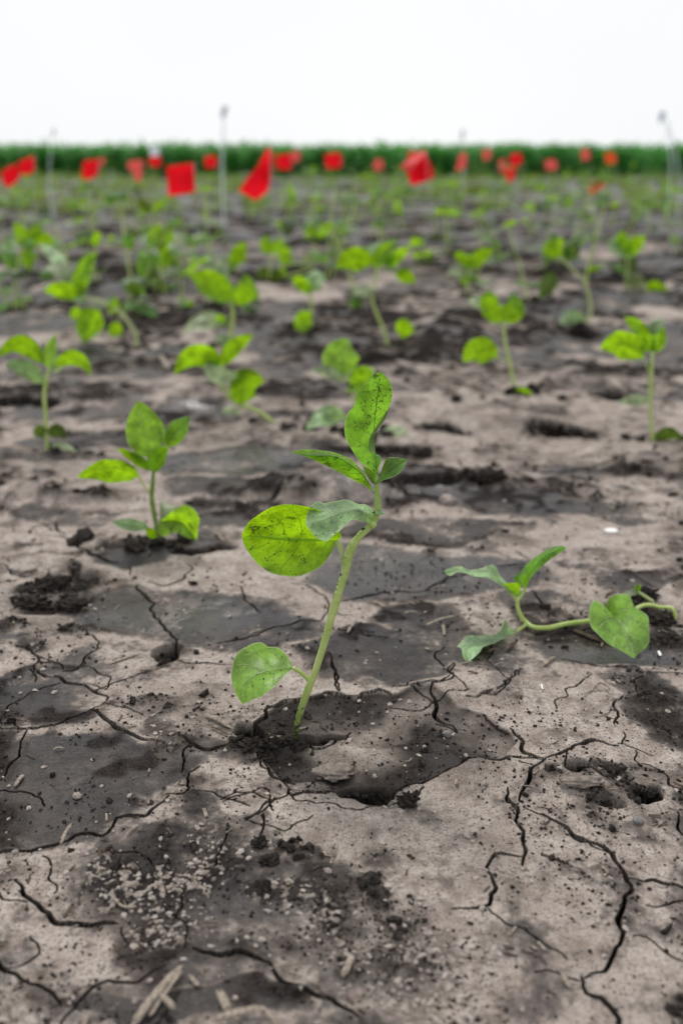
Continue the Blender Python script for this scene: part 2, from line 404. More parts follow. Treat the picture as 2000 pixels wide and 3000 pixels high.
_seed = [0]
def leaf(mid, up, low, Yb, Yt, du, dl, m, parent, name="leaf", nu=30, nv=6, bulge=0.12, wave=0.05, mc=0.0, label=None):
    """blade read from the photograph; Yb/Yt = distance of its base and tip, du/dl = how far its edges come forward or go back, mc = bow of the midrib"""
    _seed[0] += 1
    def lift(pts, off):
        n = len(pts); out = []
        for i, (x, y) in enumerate(pts):
            u = i / (n - 1); s = math.sin(math.pi * u)
            out.append(P(x, y, Yb + (Yt - Yb) * u + off * max(s, 0) ** 0.7 + mc * s))
        return out
    V, F, U = leaf_arrays(lift(mid, 0), lift(up, du), lift(low, dl), nu, nv, bulge, wave, _seed[0])
    o = mk(name, V, F, m, parent, uv=U)
    if label: o["label"] = label
    return o
def qpoints(b, c, t, wu, wl, n=13, sharp=0.85):
    b, c, t = (np.array(q, float) for q in (b, c, t)); mid, up, low = [], [], []
    ch = t - b; flip = -1.0 if -ch[0] > 0.02 * np.linalg.norm(ch) else 1.0
    for i in range(n):
        u = i / (n - 1)
        p = (1 - u) ** 2 * b + 2 * u * (1 - u) * c + u * u * t
        d = 2 * (1 - u) * (c - b) + 2 * u * (t - c); d /= np.linalg.norm(d) + 1e-9
        nn = np.array((d[1], -d[0])) * flip
        k = math.sin(math.pi * u ** 0.82) ** 0.72 if 0 < u < 1 else 0
        k *= 1 - 0.25 * u ** 6
        mid.append(p); up.append(p + nn * wu * k * 1.12); low.append(p - nn * wl * k * 1.12)
    return mid, up, low
def qleaf(z, b, c, t, wu, wl, style, Y, m, parent, dtip=0.0, **kw):
    """blade from base, control point and tip; style: y = seen from below, p = seen from above, g = face on"""
    mid, up, low = qpoints(b, c, t, wu, wl)
    mid, up, low = z(mid), z(up), z(low)
    s = Y * 1.1 / FP / z.k
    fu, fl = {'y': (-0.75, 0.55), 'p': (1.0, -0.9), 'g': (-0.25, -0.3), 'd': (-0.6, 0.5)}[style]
    return leaf(mid, up, low, Y, Y + dtip, fu * wu * s, fl * wl * s, m, parent, **kw)

# ================================================================== THE GROUND
rows = [-150, -20, -3, -0.6, -0.15, 0.02, 0.10, 0.15, 0.19, 0.22]
for py in np.arange(3230, 478, -1.75): rows.append(gy(1000, py))
rows = np.array(sorted(set(rows + [180, 300, 600, 1500, 3000.0])))
core = np.linspace(-0.44, 0.44, 1560)
sideL = -0.44 - np.cumsum(np.geomspace(0.004, 6, 34))
cols = np.concatenate([sideL[::-1], core, -sideL])
NR, NC = len(rows), len(cols)
dep = np.maximum(rows * ct + CAM_H * st, 0.24)
GX = dep[:, None] * cols[None, :]
GY = np.repeat(rows[:, None], NC, 1)
dyr = np.gradient(rows); dyr = np.maximum(dyr, 1e-4)
def octave(lam, seed, dx=0, dy=0):
    """gradient noise of wavelength LAM metres, faded out where the mesh is too coarse for it"""
    wgt = sstep(0.9, 2.6, lam / dyr)
    i = np.nonzero(wgt > 0)[0]
    out = np.zeros_like(GX)
    if len(i):
        sl_ = slice(i[0], i[-1] + 1)
        out[sl_] = perlin(GX[sl_] / lam + dx, GY[sl_] / lam + dy, seed) * wgt[sl_, None]
    return out
far = sstep(0.75, 1.8, GY)                      # rougher, unwashed soil further off
o30, o12, o5, o2, o08 = octave(.34, 1), octave(.13, 2), octave(.05, 3), octave(.021, 4), octave(.009, 5)
o04, o02 = octave(.0042, 6), octave(.0022, 7)
wx = GX + 0.012 * o5 + 0.005 * o2; wy = GY + 0.016 * octave(.055, 8) + 0.006 * octave(.02, 9)

def sub(x0, x1, y0, y1):
    i0, i1 = np.searchsorted(rows, y0), np.searchsorted(rows, y1)
    i0 = max(i0 - 1, 0); i1 = min(i1 + 1, NR)
    d0, d1 = dep[i0], dep[i1 - 1]
    a = min(x0 / d0, x0 / d1); b = max(x1 / d0, x1 / d1)
    j0, j1 = max(np.searchsorted(cols, a) - 1, 0), min(np.searchsorted(cols, b) + 1, NC)
    return slice(i0, i1), slice(j0, j1)
def ell(px, py, rx, ry):
    """an ellipse on the ground seen at (px, py) with half axes of rx, ry pixels -> centre and half axes in metres"""
    c = G(px, py); d = dist_at(c[1])
    y1, y0 = gy(px, py - ry), gy(px, py + ry)
    return c[0], 0.5 * (y0 + y1), rx * d / FP, 0.5 * (y1 - y0)
def blob(fieldfn, px, py, rx, ry, soft=0.35, warp=1.0, rag=0.0):
    cx, cy, a, b = ell(px, py, rx, ry); k = 1.8 + soft
    s = sub(cx - a * k, cx + a * k, cy - b * k, cy + b * k)
    X = GX[s] + (wx[s] - GX[s]) * warp * 1.3; Y = GY[s] + (wy[s] - GY[s]) * warp * 1.3
    r = np.sqrt(((X - cx) / a) ** 2 + ((Y - cy) / b) ** 2)
    if rag: r = r + rag * (o5[s] + o2[s] + 0.6 * o08[s])
    return s, 1 - sstep(1 - soft, 1 + soft, r)

# ---- wet sheets and vignetting, loose crumbly soil and wall shadow, chalky crust (pixels of the photograph: x, y, rx, ry, amount)
WET_AND_VIGNETTE = [(545, 1810, 330, 75, .9), (380, 1760, 220, 60, .8), (760, 1850, 190, 65, .8), (1190, 1700, 350, 75, 1), (1010, 1640, 190, 40, .8), (1120, 1930, 230, 75, .9), (1260, 1850, 140, 60, .8),
       (120, 2010, 190, 75, .8), (110, 2100, 180, 45, .85), (250, 2275, 350, 90, 1.2), (150, 2390, 250, 70, 1.2), (60, 2440, 140, 50, .9), (500, 2210, 120, 40, .6),
       (500, 2520, 330, 95, .75), (330, 2640, 200, 90, .5), (640, 2440, 150, 60, .7), (1780, 1880, 240, 70, .95), (1640, 1800, 160, 50, .8), (1920, 2080, 110, 120, .8), (1530, 1990, 110, 90, .55), (1420, 1960, 90, 60, .8),
       (560, 2920, 360, 75, .95), (750, 2900, 160, 50, .9), (1000, 2990, 150, 60, .8), (110, 1560, 130, 40, .3), (420, 1620, 110, 35, .8), (560, 1560, 150, 45, .7), (650, 1500, 200, 40, .7),
       (1090, 2520, 60, 25, .35), (700, 1340, 260, 45, .8), (1180, 1440, 260, 45, .8), (1540, 1480, 260, 40, .7), (1800, 1500, 180, 30, .6), (520, 1230, 190, 35, .7), (230, 1200, 200, 40, .7), (900, 1150, 160, 40, .7),
       (200, 1500, 160, 28, .5), (1850, 1690, 160, 35, .7), (1700, 1640, 140, 25, .4), (1500, 1700, 150, 40, .6), (60, 2300, 150, 60, .9), (1990, 2150, 60, 90, .7), (1250, 2090, 100, 40, .4),
       (980, 1230, 220, 22, .6), (1250, 1150, 180, 16, .5), (430, 1060, 260, 22, .6), (1500, 1280, 130, 20, .5), (90, 1330, 170, 25, .6), (850, 1420, 170, 30, .7)]
WET_AND_VIGNETTE += [(100, 2560, 120, 40, .5), (700, 2200, 160, 40, .5), (1560, 2210, 60, 40, .3), (1300, 1900, 200, 60, .7), (300, 1930, 120, 40, .6), (640, 1990, 160, 30, .4), (1700, 2500, 140, 50, .35), (1500, 2760, 200, 60, .4), (1800, 2750, 160, 90, .35), (300, 2660, 300, 60, .5), (700, 2760, 260, 90, .6), (560, 2700, 200, 70, .7), (1100, 2890, 180, 60, .5), (620, 1420, 200, 30, .8), (980, 1330, 300, 30, .7), (1250, 1560, 330, 34, .8), (1700, 1380, 260, 30, .7), (300, 1290, 260, 26, .7), (1000, 1060, 260, 20, .7), (1600, 1080, 260, 18, .7), (250, 960, 260, 20, .8), (800, 960, 200, 16, .7), (1450, 900, 260, 14, .6), (500, 860, 300, 12, .7), (1000, 780, 400, 12, .6), (450, 2580, 330, 160, .85), (1230, 2790, 260, 110, .55), (860, 2640, 210, 130, .62), (1000, 2930, 1200, 170, .34), (1100, 2500, 110, 50, .5)]  # the widest ellipse darkens the foreground colour in place of vignetting
CRUMB_AND_SHADE = [(170, 1730, 130, 36, .9), (70, 1830, 110, 40, .6), (250, 1690, 90, 30, 1), (200, 1860, 90, 25, .7), (1850, 1790, 130, 55, .9), (1960, 1850, 80, 60, .9), (1930, 2110, 90, 90, .55),
         (770, 2500, 45, 32, .9), (850, 2550, 60, 36, .6), (840, 2670, 70, 30, .6), (1110, 2490, 120, 45, .5), (1190, 2620, 110, 60, .8), (1060, 2690, 190, 80, .5), (480, 2560, 280, 130, .45), (1650, 1830, 180, 30, .5),
         (1090, 2340, 110, 32, 1), (1020, 2310, 60, 25, .8), (800, 2195, 100, 35, 1), (930, 2170, 90, 25, 1), (1250, 2230, 170, 60, .4), (490, 1905, 50, 30, 1), (1450, 2060, 90, 35, .4), (1900, 2320, 90, 50, .8), (1720, 2310, 80, 45, .7), (1740, 2390, 70, 40, .7),  # first two paint the near wall's shadow inside the sunken patch
         (820, 2900, 90, 50, .5), (1960, 2860, 60, 90, .6), (1330, 1420, 220, 18, .7), (1480, 1430, 80, 18, .6), (1180, 1330, 110, 20, .8), (950, 1480, 300, 24, .9), (800, 1440, 120, 20, .7), (1640, 1260, 120, 20, .9), (1150, 1058, 110, 14, 1), (1290, 1265, 90, 12, .9), (1800, 1165, 90, 16, .7),
         (1900, 1380, 160, 26, .7), (60, 1150, 140, 28, .9), (190, 1440, 170, 26, .8), (420, 960, 140, 24, .9), (1650, 1440, 120, 18, .8), (330, 1590, 60, 14, .8), (1690, 975, 70, 20, 1), (640, 1080, 120, 14, .7), (900, 810, 120, 14, .7),
         (1480, 1600, 100, 20, .6), (1100, 1580, 260, 16, .5), (1350, 960, 90, 16, .7), (440, 840, 60, 18, .8), (1580, 830, 60, 22, .8), (1250, 800, 160, 12, .6), (480, 2080, 110, 50, .55), (600, 2130, 120, 30, .6), (1500, 1340, 160, 14, .6), (1750, 1330, 170, 14, .5), (300, 1340, 130, 14, .6)]
PALE = [(230, 2500, 120, 40, .5), (520, 2620, 160, 70, .7), (640, 2520, 90, 50, .6), (900, 2700, 120, 60, .5), (1400, 2800, 160, 70, .6), (1150, 2850, 160, 60, .6), (1180, 2700, 180, 50, .5), (1400, 2560, 200, 80, .25), (300, 2570, 110, 50, .8), (420, 2610, 130, 50, .7), (560, 2470, 60, 25, .7), (700, 2440, 40, 20, .8), (430, 2700, 130, 22, .6), (560, 2560, 90, 50, .6), (250, 1750, 60, 14, .9), (80, 1680, 120, 22, .8), (60, 2560, 80, 30, .6), (1350, 2850, 120, 60, .55), (1150, 2790, 90, 60, .5), (1260, 2700, 70, 25, .6),
        (1280, 2440, 40, 20, .4), (950, 2690, 40, 60, .6), (1860, 2470, 60, 20, .6), (100, 2010, 60, 20, .3), (540, 2160, 60, 30, .2), (1750, 2010, 140, 40, .35), (1700, 2160, 200, 60, .2), (1300, 2400, 260, 60, .2)]
wet = np.zeros_like(GX); crumb = np.zeros_like(GX); pale = np.zeros_like(GX)  # wet also holds the foreground darkening for vignetting
for lst, F_ in ((WET_AND_VIGNETTE, wet), (CRUMB_AND_SHADE, crumb), (PALE, pale)):
    for px, py, rx, ry, am in lst:
        s, v = blob(F_, px, py, rx, ry, 0.45 if F_ is not wet else 0.22, 1.0 if F_ is wet else 1.4)
        F_[s] = np.maximum(F_[s], v * am)
LIGHT = [(1250, 2420, 330, 110, 1), (1650, 2200, 260, 90, 1), (1500, 2600, 330, 170, .7), (1650, 2880, 300, 120, .45), (300, 2150, 180, 40, .9), (600, 2010, 170, 70, .8), (330, 1990, 260, 50, .6), (160, 2680, 160, 70, .5), (330, 2790, 170, 40, .8), (900, 2440, 110, 70, .9), (700, 2300, 130, 50, .6),
         (400, 2100, 120, 60, .9), (1650, 2030, 210, 60, .9), (300, 1560, 260, 40, .8), (560, 1670, 130, 40, .6), (1560, 1300, 330, 50, .8), (1750, 1590, 260, 40, .8), (1300, 1250, 150, 30, .7), (1500, 1120, 260, 40, .7), (1350, 830, 260, 40, .6), (850, 860, 160, 30, .7), (1180, 880, 160, 30, .6), (950, 2950, 120, 60, .4), (1100, 1990, 60, 20, .6)]  # foreground weights held low, so vignetting goes into the mud colour
light = np.zeros_like(GX); film = np.zeros_like(GX)
for px, py, rx, ry in [(1190, 1690, 330, 70), (1010, 1640, 170, 36), (560, 1800, 260, 40), (1780, 1900, 170, 40), (700, 1340, 200, 30), (1180, 1440, 200, 30), (620, 1200, 160, 20)]:      # a thin film of water on the mud
    s, v = blob(film, px, py, rx, ry, 0.5, 1.2); film[s] = np.maximum(film[s], v)
for px, py, rx, ry, am in LIGHT:
    s, v = blob(light, px, py, rx, ry, 0.5, 1.3); light[s] = np.maximum(light[s], v * am)
# the ground carries on the same way outside the view and far off
out = sstep(0.30, 0.37, np.abs(cols))[None, :] * np.ones_like(GX)
gen = np.maximum(far, out)
wn = octave(.30, 21) + 0.6 * octave(.11, 22) + 0.5 * octave(1.1, 25, 5.5) + 0.25 * far
wet = np.maximum(wet, gen * np.clip(sstep(-0.08, 0.28, wn) * 0.85 + 0.5 * sstep(2, 5, GY), 0, 1))
cn = octave(.22, 23, 3.1) + 0.5 * octave(.7, 27, 1.3) + 0.5 * sstep(3, 8, GY) * octave(1.9, 28) + 0.8 * octave(.07, 24) + 0.4 * o2
crumb = np.maximum(crumb, gen * sstep(0.0, 0.45, cn))
crumb *= 0.55 + 0.45 * sstep(-0.25, 0.25, o2 + 0.6 * o08)
crumb = np.maximum(crumb, 0.35 * sstep(0.35, 0.75, o12 + 0.6 * o2 + 0.3 * o08))
PALE0 = np.clip(pale, 0, 1).copy()
pale *= sstep(0.20, 0.42, o04 + 0.6 * o02 + 0.5 * o08 + 0.25 * o2)
mott = octave(.45, 51, 2.2, 1.7) + 0.8 * octave(.16, 52) + 0.5 * octave(.06, 53) + 0.35 * o2
wet = np.maximum(wet, (0.26 + 0.30 * far) * sstep(-0.15, 0.75, mott))
wet *= 1 - 0.85 * light * (1 - far * .3)
wet = wet * (0.8 + 0.2 * sstep(-0.5, 0.2, o5)); wet = np.clip(wet + 0.20 * (1 - 0.6 * light) * (o12 + 0.6 * o5 + 0.5 * o2), 0, 1)
wf = wet + 0.16 * o5 + 0.15 * o2 + 0.20 * o08 + 0.20 * o04 + 0.08 * o02
wet = 0.34 * sstep(0.10, 0.50, wf) + 0.42 * sstep(0.30, 0.74, wf) + 0.24 * sstep(0.6, 1.0, wf)
wet = 1 - (1 - wet) ** 1.9

# ---- relief
amp = 1 + 1.6 * far
H = 0.0060 * amp * o30 + 0.0028 * amp * o12 + 0.0010 * (1 + 2.5 * far) * o5 + 0.0004 * o2 + 0.00016 * o08
H += far * 0.011 * np.maximum(octave(.19, 31) + 0.6 * octave(.08, 32), 0) + far * 0.005 * np.abs(octave(.06, 33))
H *= 1 - sstep(25, 60, GY)
H += crumb * (0.0022 * o2 + 0.0019 * o08 + 0.0012 * np.abs(o04) + 0.0005 * o02) * (1 + far)
H += pale * 0.0004 + 0.00012 * o04
PIT = [(490, 1905, 38, 20, .045), (905, 2160, 52, 19, .035), (985, 2150, 45, 11, .020), (735, 2136, 34, 18, .03), (1092, 2330, 75, 26, .014), (1715, 2268, 42, 17, .03), (1890, 2325, 36, 18, .016), (215, 1748, 50, 12, .008), (240, 1685, 40, 10, .008), (110, 1775, 50, 10, .006),
       (1150, 1056, 80, 9, .03), (1690, 975, 45, 14, .04), (1650, 1256, 95, 15, .026), (1290, 1262, 60, 8, .018), (1800, 1165, 60, 10, .02), (330, 1590, 40, 9, .01), (430, 2420, 1, 1, 0), (340, 2010, 1, 1, 0), (640, 1590, 30, 8, .01), (60, 1180, 80, 12, .02),
       (440, 840, 30, 12, .03), (1110, 1315, 120, 12, .02), (1300, 1430, 150, 10, .016), (620, 1460, 60, 10, .012), (560, 1605, 45, 10, .012), (1600, 810, 50, 14, .03), (900, 790, 70, 8, .03), (360, 790, 80, 8, .03), (1840, 820, 80, 8, .03), (1780, 2340, 40, 12, .008)]
for px, py, rx, ry, d in PIT:
    s, v = blob(H, px, py, rx, ry, 0.28 if d > .02 else .45, 0.4, 0.45); H[s] -= v * d * (1 if py > 1500 else 0.75); crumb[s] = np.maximum(crumb[s], sstep(.02, .25, v) * min(1, d / .016))  # pits are also blackened in colour, standing in for their shade
MOUND = [(790, 2200, 70, 20, .004), (1250, 1410, 300, 30, .010), (900, 1430, 240, 20, .012), (1440, 1420, 70, 18, .006), (1480, 1240, 160, 16, .012), (1350, 2020, 170, 40, .006), (760, 1740, 160, 30, .004), (1180, 2230, 190, 40, .004), (1690, 2260, 130, 60, .004),
         (170, 1650, 160, 20, .006), (120, 1450, 150, 16, .010), (680, 1190, 150, 14, .010), (1730, 1130, 160, 12, .014), (1930, 1790, 110, 40, .002), (960, 2400, 190, 60, .003)]
for px, py, rx, ry, d in MOUND:
    s, v = blob(H, px, py, rx, ry, 0.7, 0.8); H[s] += v * d

# ---- the hand-shaped sunken patch round the tall seedling
zh = Z(600, 1950, 1.568)
HAND = [G(*p)[:2] for p in zh([(185, 312), (240, 262), (285, 228), (330, 200), (400, 176), (470, 165), (530, 148), (610, 138), (690, 153), (740, 136), (800, 130), (860, 148), (930, 132), (1040, 132), (1110, 165), (1160, 200), (1270, 238), (1340, 280), (1400, 315), (1425, 360), (1350, 428), (1200, 465),
        (1100, 508), (980, 555), (860, 600), (780, 635), (680, 632), (590, 597), (480, 606), (400, 605), (340, 530), (270, 450), (190, 385), (140, 345)])]
hp = np.array(HAND)
s = sub(hp[:, 0].min() - .05, hp[:, 0].max() + .05, hp[:, 1].min() - .05, hp[:, 1].max() + .05)
X, Y = GX[s] + 0.25 * (wx[s] - GX[s]), GY[s] + 0.25 * (wy[s] - GY[s])
best = np.full(X.shape, 9.0); inside = np.zeros(X.shape, bool)
for i in range(len(hp)):
    (x0, y0), (x1, y1) = hp[i], hp[(i + 1) % len(hp)]
    dx, dy = x1 - x0, y1 - y0
    t = np.clip(((X - x0) * dx + (Y - y0) * dy) / (dx * dx + dy * dy), 0, 1)
    best = np.minimum(best, np.hypot(X - x0 - t * dx, Y - y0 - t * dy))
    inside ^= ((y0 > Y) != (y1 > Y)) & (X < dx * (Y - y0) / (dy + 1e-12) + x0)
sdist = np.where(inside, best, -best)
H[s] -= sstep(-0.0004, 0.0030, sdist) * 0.0016 + sstep(0, 0.035, sdist) * 0.0016
hw = sstep(-0.001, 0.002, sdist)
for px, py, rx, ry, am in [(990, 2190, 120, 36, .9), (1120, 2130, 160, 36, .75), (1230, 2080, 70, 40, .7), (780, 2330, 55, 18, .7), (1400, 2170, 70, 36, .6), (1060, 2220, 90, 30, .7), (900, 2330, 70, 16, .5)]:
    ss, v = blob(H, px, py, rx, ry, 0.75, 1.2)
    tmp = np.zeros_like(GX); tmp[ss] = v * am; hw = hw * (1 - tmp[s]); H[ss] += 0.0016 * v * am
wet[s] = np.where(sdist > -0.001, np.maximum(hw * 0.95, wet[s] * 0.15), wet[s])
crumb[s] = np.maximum(crumb[s], hw * 0.55 * (0.4 + 0.6 * sstep(-0.3, 0.3, (o08 + o2)[s])))

# ---- cracks
CR = []
def C(z, *lst):
    for pts, wd in lst: CR.append((z(pts), wd / z.k))
C(Z(0, 1900, 1.96), ([(0, 485), (90, 485), (140, 495), (250, 480), (370, 455), (450, 410), (520, 370), (590, 335)], 8), ([(590, 335), (605, 300), (590, 275), (555, 255), (480, 230), (400, 205), (310, 170)], 9), ([(555, 260), (600, 230), (700, 190), (800, 150), (900, 115), (970, 95)], 5),
  ([(190, 115), (230, 155), (280, 175)], 3), ([(540, 370), (600, 420), (660, 480), (730, 520), (820, 540), (900, 555), (955, 580)], 12), ([(600, 335), (680, 345), (760, 370), (830, 400)], 3), ([(140, 495), (120, 560), (115, 600)], 8), ([(130, 600), (80, 680), (50, 730), (0, 790)], 8),
  ([(970, 540), (1050, 540), (1110, 575), (1180, 595), (1280, 585), (1370, 575)], 9), ([(1100, 580), (1060, 640), (1035, 735)], 8), ([(1150, 700), (1110, 760), (1075, 810), (1090, 830), (1040, 850), (960, 865)], 9),
  ([(960, 865), (930, 890), (870, 940), (840, 980), (770, 985), (700, 1000), (640, 1050), (600, 1080), (530, 1080), (470, 1085), (400, 1120), (330, 1140), (250, 1150), (100, 1165), (0, 1170), (-120, 1180)], 10), ([(1120, 830), (1200, 850), (1280, 870), (1350, 890), (1440, 910)], 5),
  ([(1410, 1000), (1460, 975), (1520, 930), (1555, 900), (1568, 880)], 8), ([(1510, 980), (1505, 1050), (1490, 1120)], 6), ([(-60, 840), (0, 835), (70, 830), (160, 835), (220, 870), (270, 910)], 4), ([(1500, 640), (1520, 680), (1568, 730)], 8), ([(95, 0), (170, 20), (215, 50), (240, 75), (300, 85), (350, 95), (370, 130)], 5), ([(530, 0), (480, 60), (490, 90), (440, 120)], 5), ([(1010, 60), (1110, 75), (1200, 80), (1340, 90)], 5))
C(zh, ([(185, 315), (240, 270), (280, 240), (300, 210), (380, 180), (480, 165), (560, 145), (620, 140), (690, 155), (740, 135), (800, 130), (860, 150)], 9), ([(860, 120), (930, 130), (1040, 130)], 6), ([(1040, 130), (1050, 180), (1070, 230), (1100, 260), (1160, 295)], 12), ([(580, 0), (600, 60), (615, 130)], 6), ([(1130, 0), (1125, 50), (1145, 90), (1080, 120), (1040, 130)], 6), ([(1145, 90), (1200, 140)], 4),
  ([(1200, 170), (1260, 155), (1330, 145), (1400, 105), (1420, 60), (1450, 20)], 5), ([(1280, 245), (1340, 295), (1390, 325)], 6), ([(1395, 305), (1440, 350), (1450, 390), (1490, 430), (1555, 465)], 11), ([(1555, 465), (1500, 440), (1400, 435), (1320, 450), (1200, 465), (1100, 510), (980, 555), (860, 600), (780, 635)], 6), ([(1555, 470), (1510, 500), (1480, 550), (1460, 590), (1450, 640)], 11), ([(1390, 570), (1390, 640), (1430, 670), (1430, 720), (1450, 768)], 8),
  ([(265, 440), (280, 480), (350, 530), (375, 570), (400, 605), (540, 605), (600, 600), (680, 635), (760, 640)], 9), ([(395, 610), (350, 640), (290, 650), (250, 690), (190, 720)], 8), ([(270, 700), (260, 784)], 6), ([(130, 345), (200, 370), (265, 440)], 12), ([(430, 320), (480, 360), (540, 375), (600, 340), (670, 300)], 10), ([(1440, 450), (1490, 470)], 3), ([(1060, 265), (1130, 285), (1170, 300)], 4))
C(Z(1200, 1900, 1.96), ([(760, 680), (830, 660), (890, 640), (930, 600), (945, 570), (1010, 555), (1100, 545), (1190, 548)], 11), ([(1190, 548), (1270, 565), (1400, 600)], 5), ([(1205, 545), (1215, 520), (1215, 480)], 9), ([(1175, 445), (1195, 400), (1180, 370), (1160, 350), (1180, 310), (1225, 280)], 8), ([(1295, 580), (1310, 650), (1390, 670), (1480, 720), (1500, 770), (1568, 830), (1650, 880)], 6),
  ([(560, 870), (600, 930), (620, 980), (610, 1010), (640, 1060), (650, 1110), (645, 1176)], 9), ([(670, 915), (720, 950), (770, 970), (830, 1000), (900, 1050), (940, 1080), (1000, 1095), (1080, 1140), (1140, 1176)], 8), ([(870, 60), (930, 65), (1000, 85), (1100, 95), (1200, 95), (1300, 100), (1320, 130), (1568, 130), (1700, 125)], 6), ([(1340, 160), (1280, 195), (1310, 260)], 6), ([(1050, 150), (990, 180), (940, 210), (880, 240), (880, 275), (830, 310), (825, 360)], 4),
  ([(380, 310), (460, 290), (530, 265), (580, 230), (590, 190), (640, 120)], 4), ([(1545, 930), (1540, 1000), (1568, 1060), (1640, 1130)], 9), ([(200, 0), (160, 30), (150, 60), (200, 110)], 5), ([(240, 100), (235, 150), (250, 200), (180, 245), (100, 255), (0, 262)], 7), ([(1090, 650), (1120, 680), (1180, 690)], 3), ([(730, 930), (790, 945)], 6))
C(Z(1000, 2400, 1.568), ([(800, -10), (830, 80), (835, 150), (835, 230)], 9), ([(835, 170), (740, 170), (695, 220), (700, 280), (710, 350), (690, 400), (660, 415), (580, 420), (520, 440)], 9), ([(670, 420), (730, 470), (800, 500), (880, 545), (960, 580), (1040, 625)], 5), ([(980, 15), (1060, 75), (1150, 110), (1220, 150), (1270, 200), (1300, 270), (1325, 310), (1320, 345), (1295, 360), (1290, 440), (1260, 470), (1280, 530), (1285, 570), (1240, 620), (1210, 660), (1150, 700), (1115, 712)], 13),
  ([(1115, 712), (1125, 770), (1200, 810), (1240, 870), (1275, 940), (1330, 1080)], 15), ([(1315, 285), (1400, 290), (1500, 290), (1568, 320), (1680, 350)], 8), ([(1400, 390), (1500, 385), (1568, 375), (1660, 365)], 4), ([(1340, 530), (1420, 550), (1500, 590), (1568, 620), (1660, 680)], 6), ([(890, 685), (980, 700), (1115, 712)], 4))
C(Z(0, 2400, 1.568), ([(60, 290), (110, 340), (150, 400), (220, 440), (280, 470), (360, 490), (440, 480), (530, 485)], 15), ([(-70, 330), (0, 350), (40, 380), (130, 385)], 6), ([(195, 180), (225, 220), (235, 280), (265, 340)], 7), ([(1030, 60), (1030, 170), (1010, 220), (960, 270), (940, 310)], 8), ([(825, 350), (820, 440), (800, 470)], 7), ([(860, 480), (865, 600)], 10), ([(890, 600), (950, 610), (1030, 620), (1080, 605), (1150, 620), (1210, 650), (1250, 680), (1310, 740), (1380, 780), (1450, 800), (1540, 830), (1640, 900)], 14),
  ([(-80, 640), (0, 680), (100, 740), (200, 800), (270, 870)], 10), ([(740, 690), (690, 730), (620, 755), (530, 740), (490, 750), (430, 790), (350, 860), (290, 941), (250, 1050)], 7), ([(550, 500), (570, 560), (600, 590)], 4))
C(Z(0, 1350, 2.24), ([(360, 380), (385, 430), (410, 450)], 12), ([(360, 470), (440, 490), (500, 530), (560, 580), (640, 620), (720, 655), (770, 660)], 14), ([(580, 330), (650, 310), (740, 325), (850, 300), (970, 290)], 8), ([(890, 790), (940, 850), (990, 920), (1000, 980), (1050, 1040), (1100, 1100), (1150, 1160), (1150, 1200)], 12), ([(960, 760), (1040, 775), (1110, 785), (1200, 750), (1250, 690), (1240, 650)], 7), ([(840, 680), (870, 720)], 8),
  ([(535, 1085), (610, 1140), (655, 1180), (620, 1240), (550, 1300), (500, 1370), (420, 1390)], 6), ([(80, 1200), (150, 1240), (230, 1280), (300, 1320), (380, 1330), (415, 1370)], 6), ([(220, 1370), (290, 1420), (410, 1450)], 4), ([(1430, 1190), (1568, 1170)], 4), ([(0, 690), (70, 720), (90, 745), (180, 750), (240, 735)], 10), ([(340, 700), (330, 830)], 7))
C(Z(640, 1650, 2.613), ([(0, 605), (150, 580), (260, 550), (340, 515), (480, 485), (600, 455), (700, 440), (780, 430), (830, 370), (840, 300), (800, 250), (720, 205), (640, 175), (560, 160)], 7), ([(90, 150), (160, 175), (190, 230), (220, 290), (230, 320), (330, 360)], 6), ([(870, 370), (950, 390), (1020, 405)], 5), ([(930, 290), (1050, 270), (1190, 260), (1250, 245), (1350, 240), (1568, 250)], 6), ([(815, 710), (855, 770), (880, 860), (920, 930), (920, 1000)], 8), ([(870, 480), (890, 520), (1060, 540), (1120, 570), (1290, 600)], 4))
C(Z(1250, 1550, 2.0907), ([(-20, 400), (70, 360), (150, 320), (260, 295), (350, 285)], 7), ([(430, 250), (600, 235)], 6), ([(0, 220), (130, 300)], 5), ([(640, 385), (690, 430), (735, 480), (745, 530)], 7), ([(540, 140), (620, 200)], 5), ([(1240, 260), (1320, 320), (1400, 350)], 5))
C(Z(0, 0, 1), ([(1560, 1370), (1580, 1400), (1700, 1380), (1790, 1350), (1840, 1330)], 5), ([(1340, 1350), (1370, 1400), (1460, 1420)], 4), ([(780, 1460), (900, 1410), (1000, 1390), (1150, 1440), (1300, 1470)], 8), ([(1450, 1300), (1520, 1312), (1560, 1310)], 5))
# the pattern goes on to both sides of the view
for sx in (-1, 1):
    for k in range(26):
        y = rng.uniform(0.24, 1.2); x = sx * (0.37 * dist_at(y) + rng.uniform(0.01, 0.22)); a = rng.uniform(0, 6.28); pts = [(x, y)]
        for q in range(rng.integers(4, 9)):
            a += rng.normal(0, .5); x += 0.016 * math.cos(a); y += 0.016 * math.sin(a)
            if abs(x) > 0.36 * dist_at(y): pts.append((x, y))
        if len(pts) > 2: CR.append((None, pts))

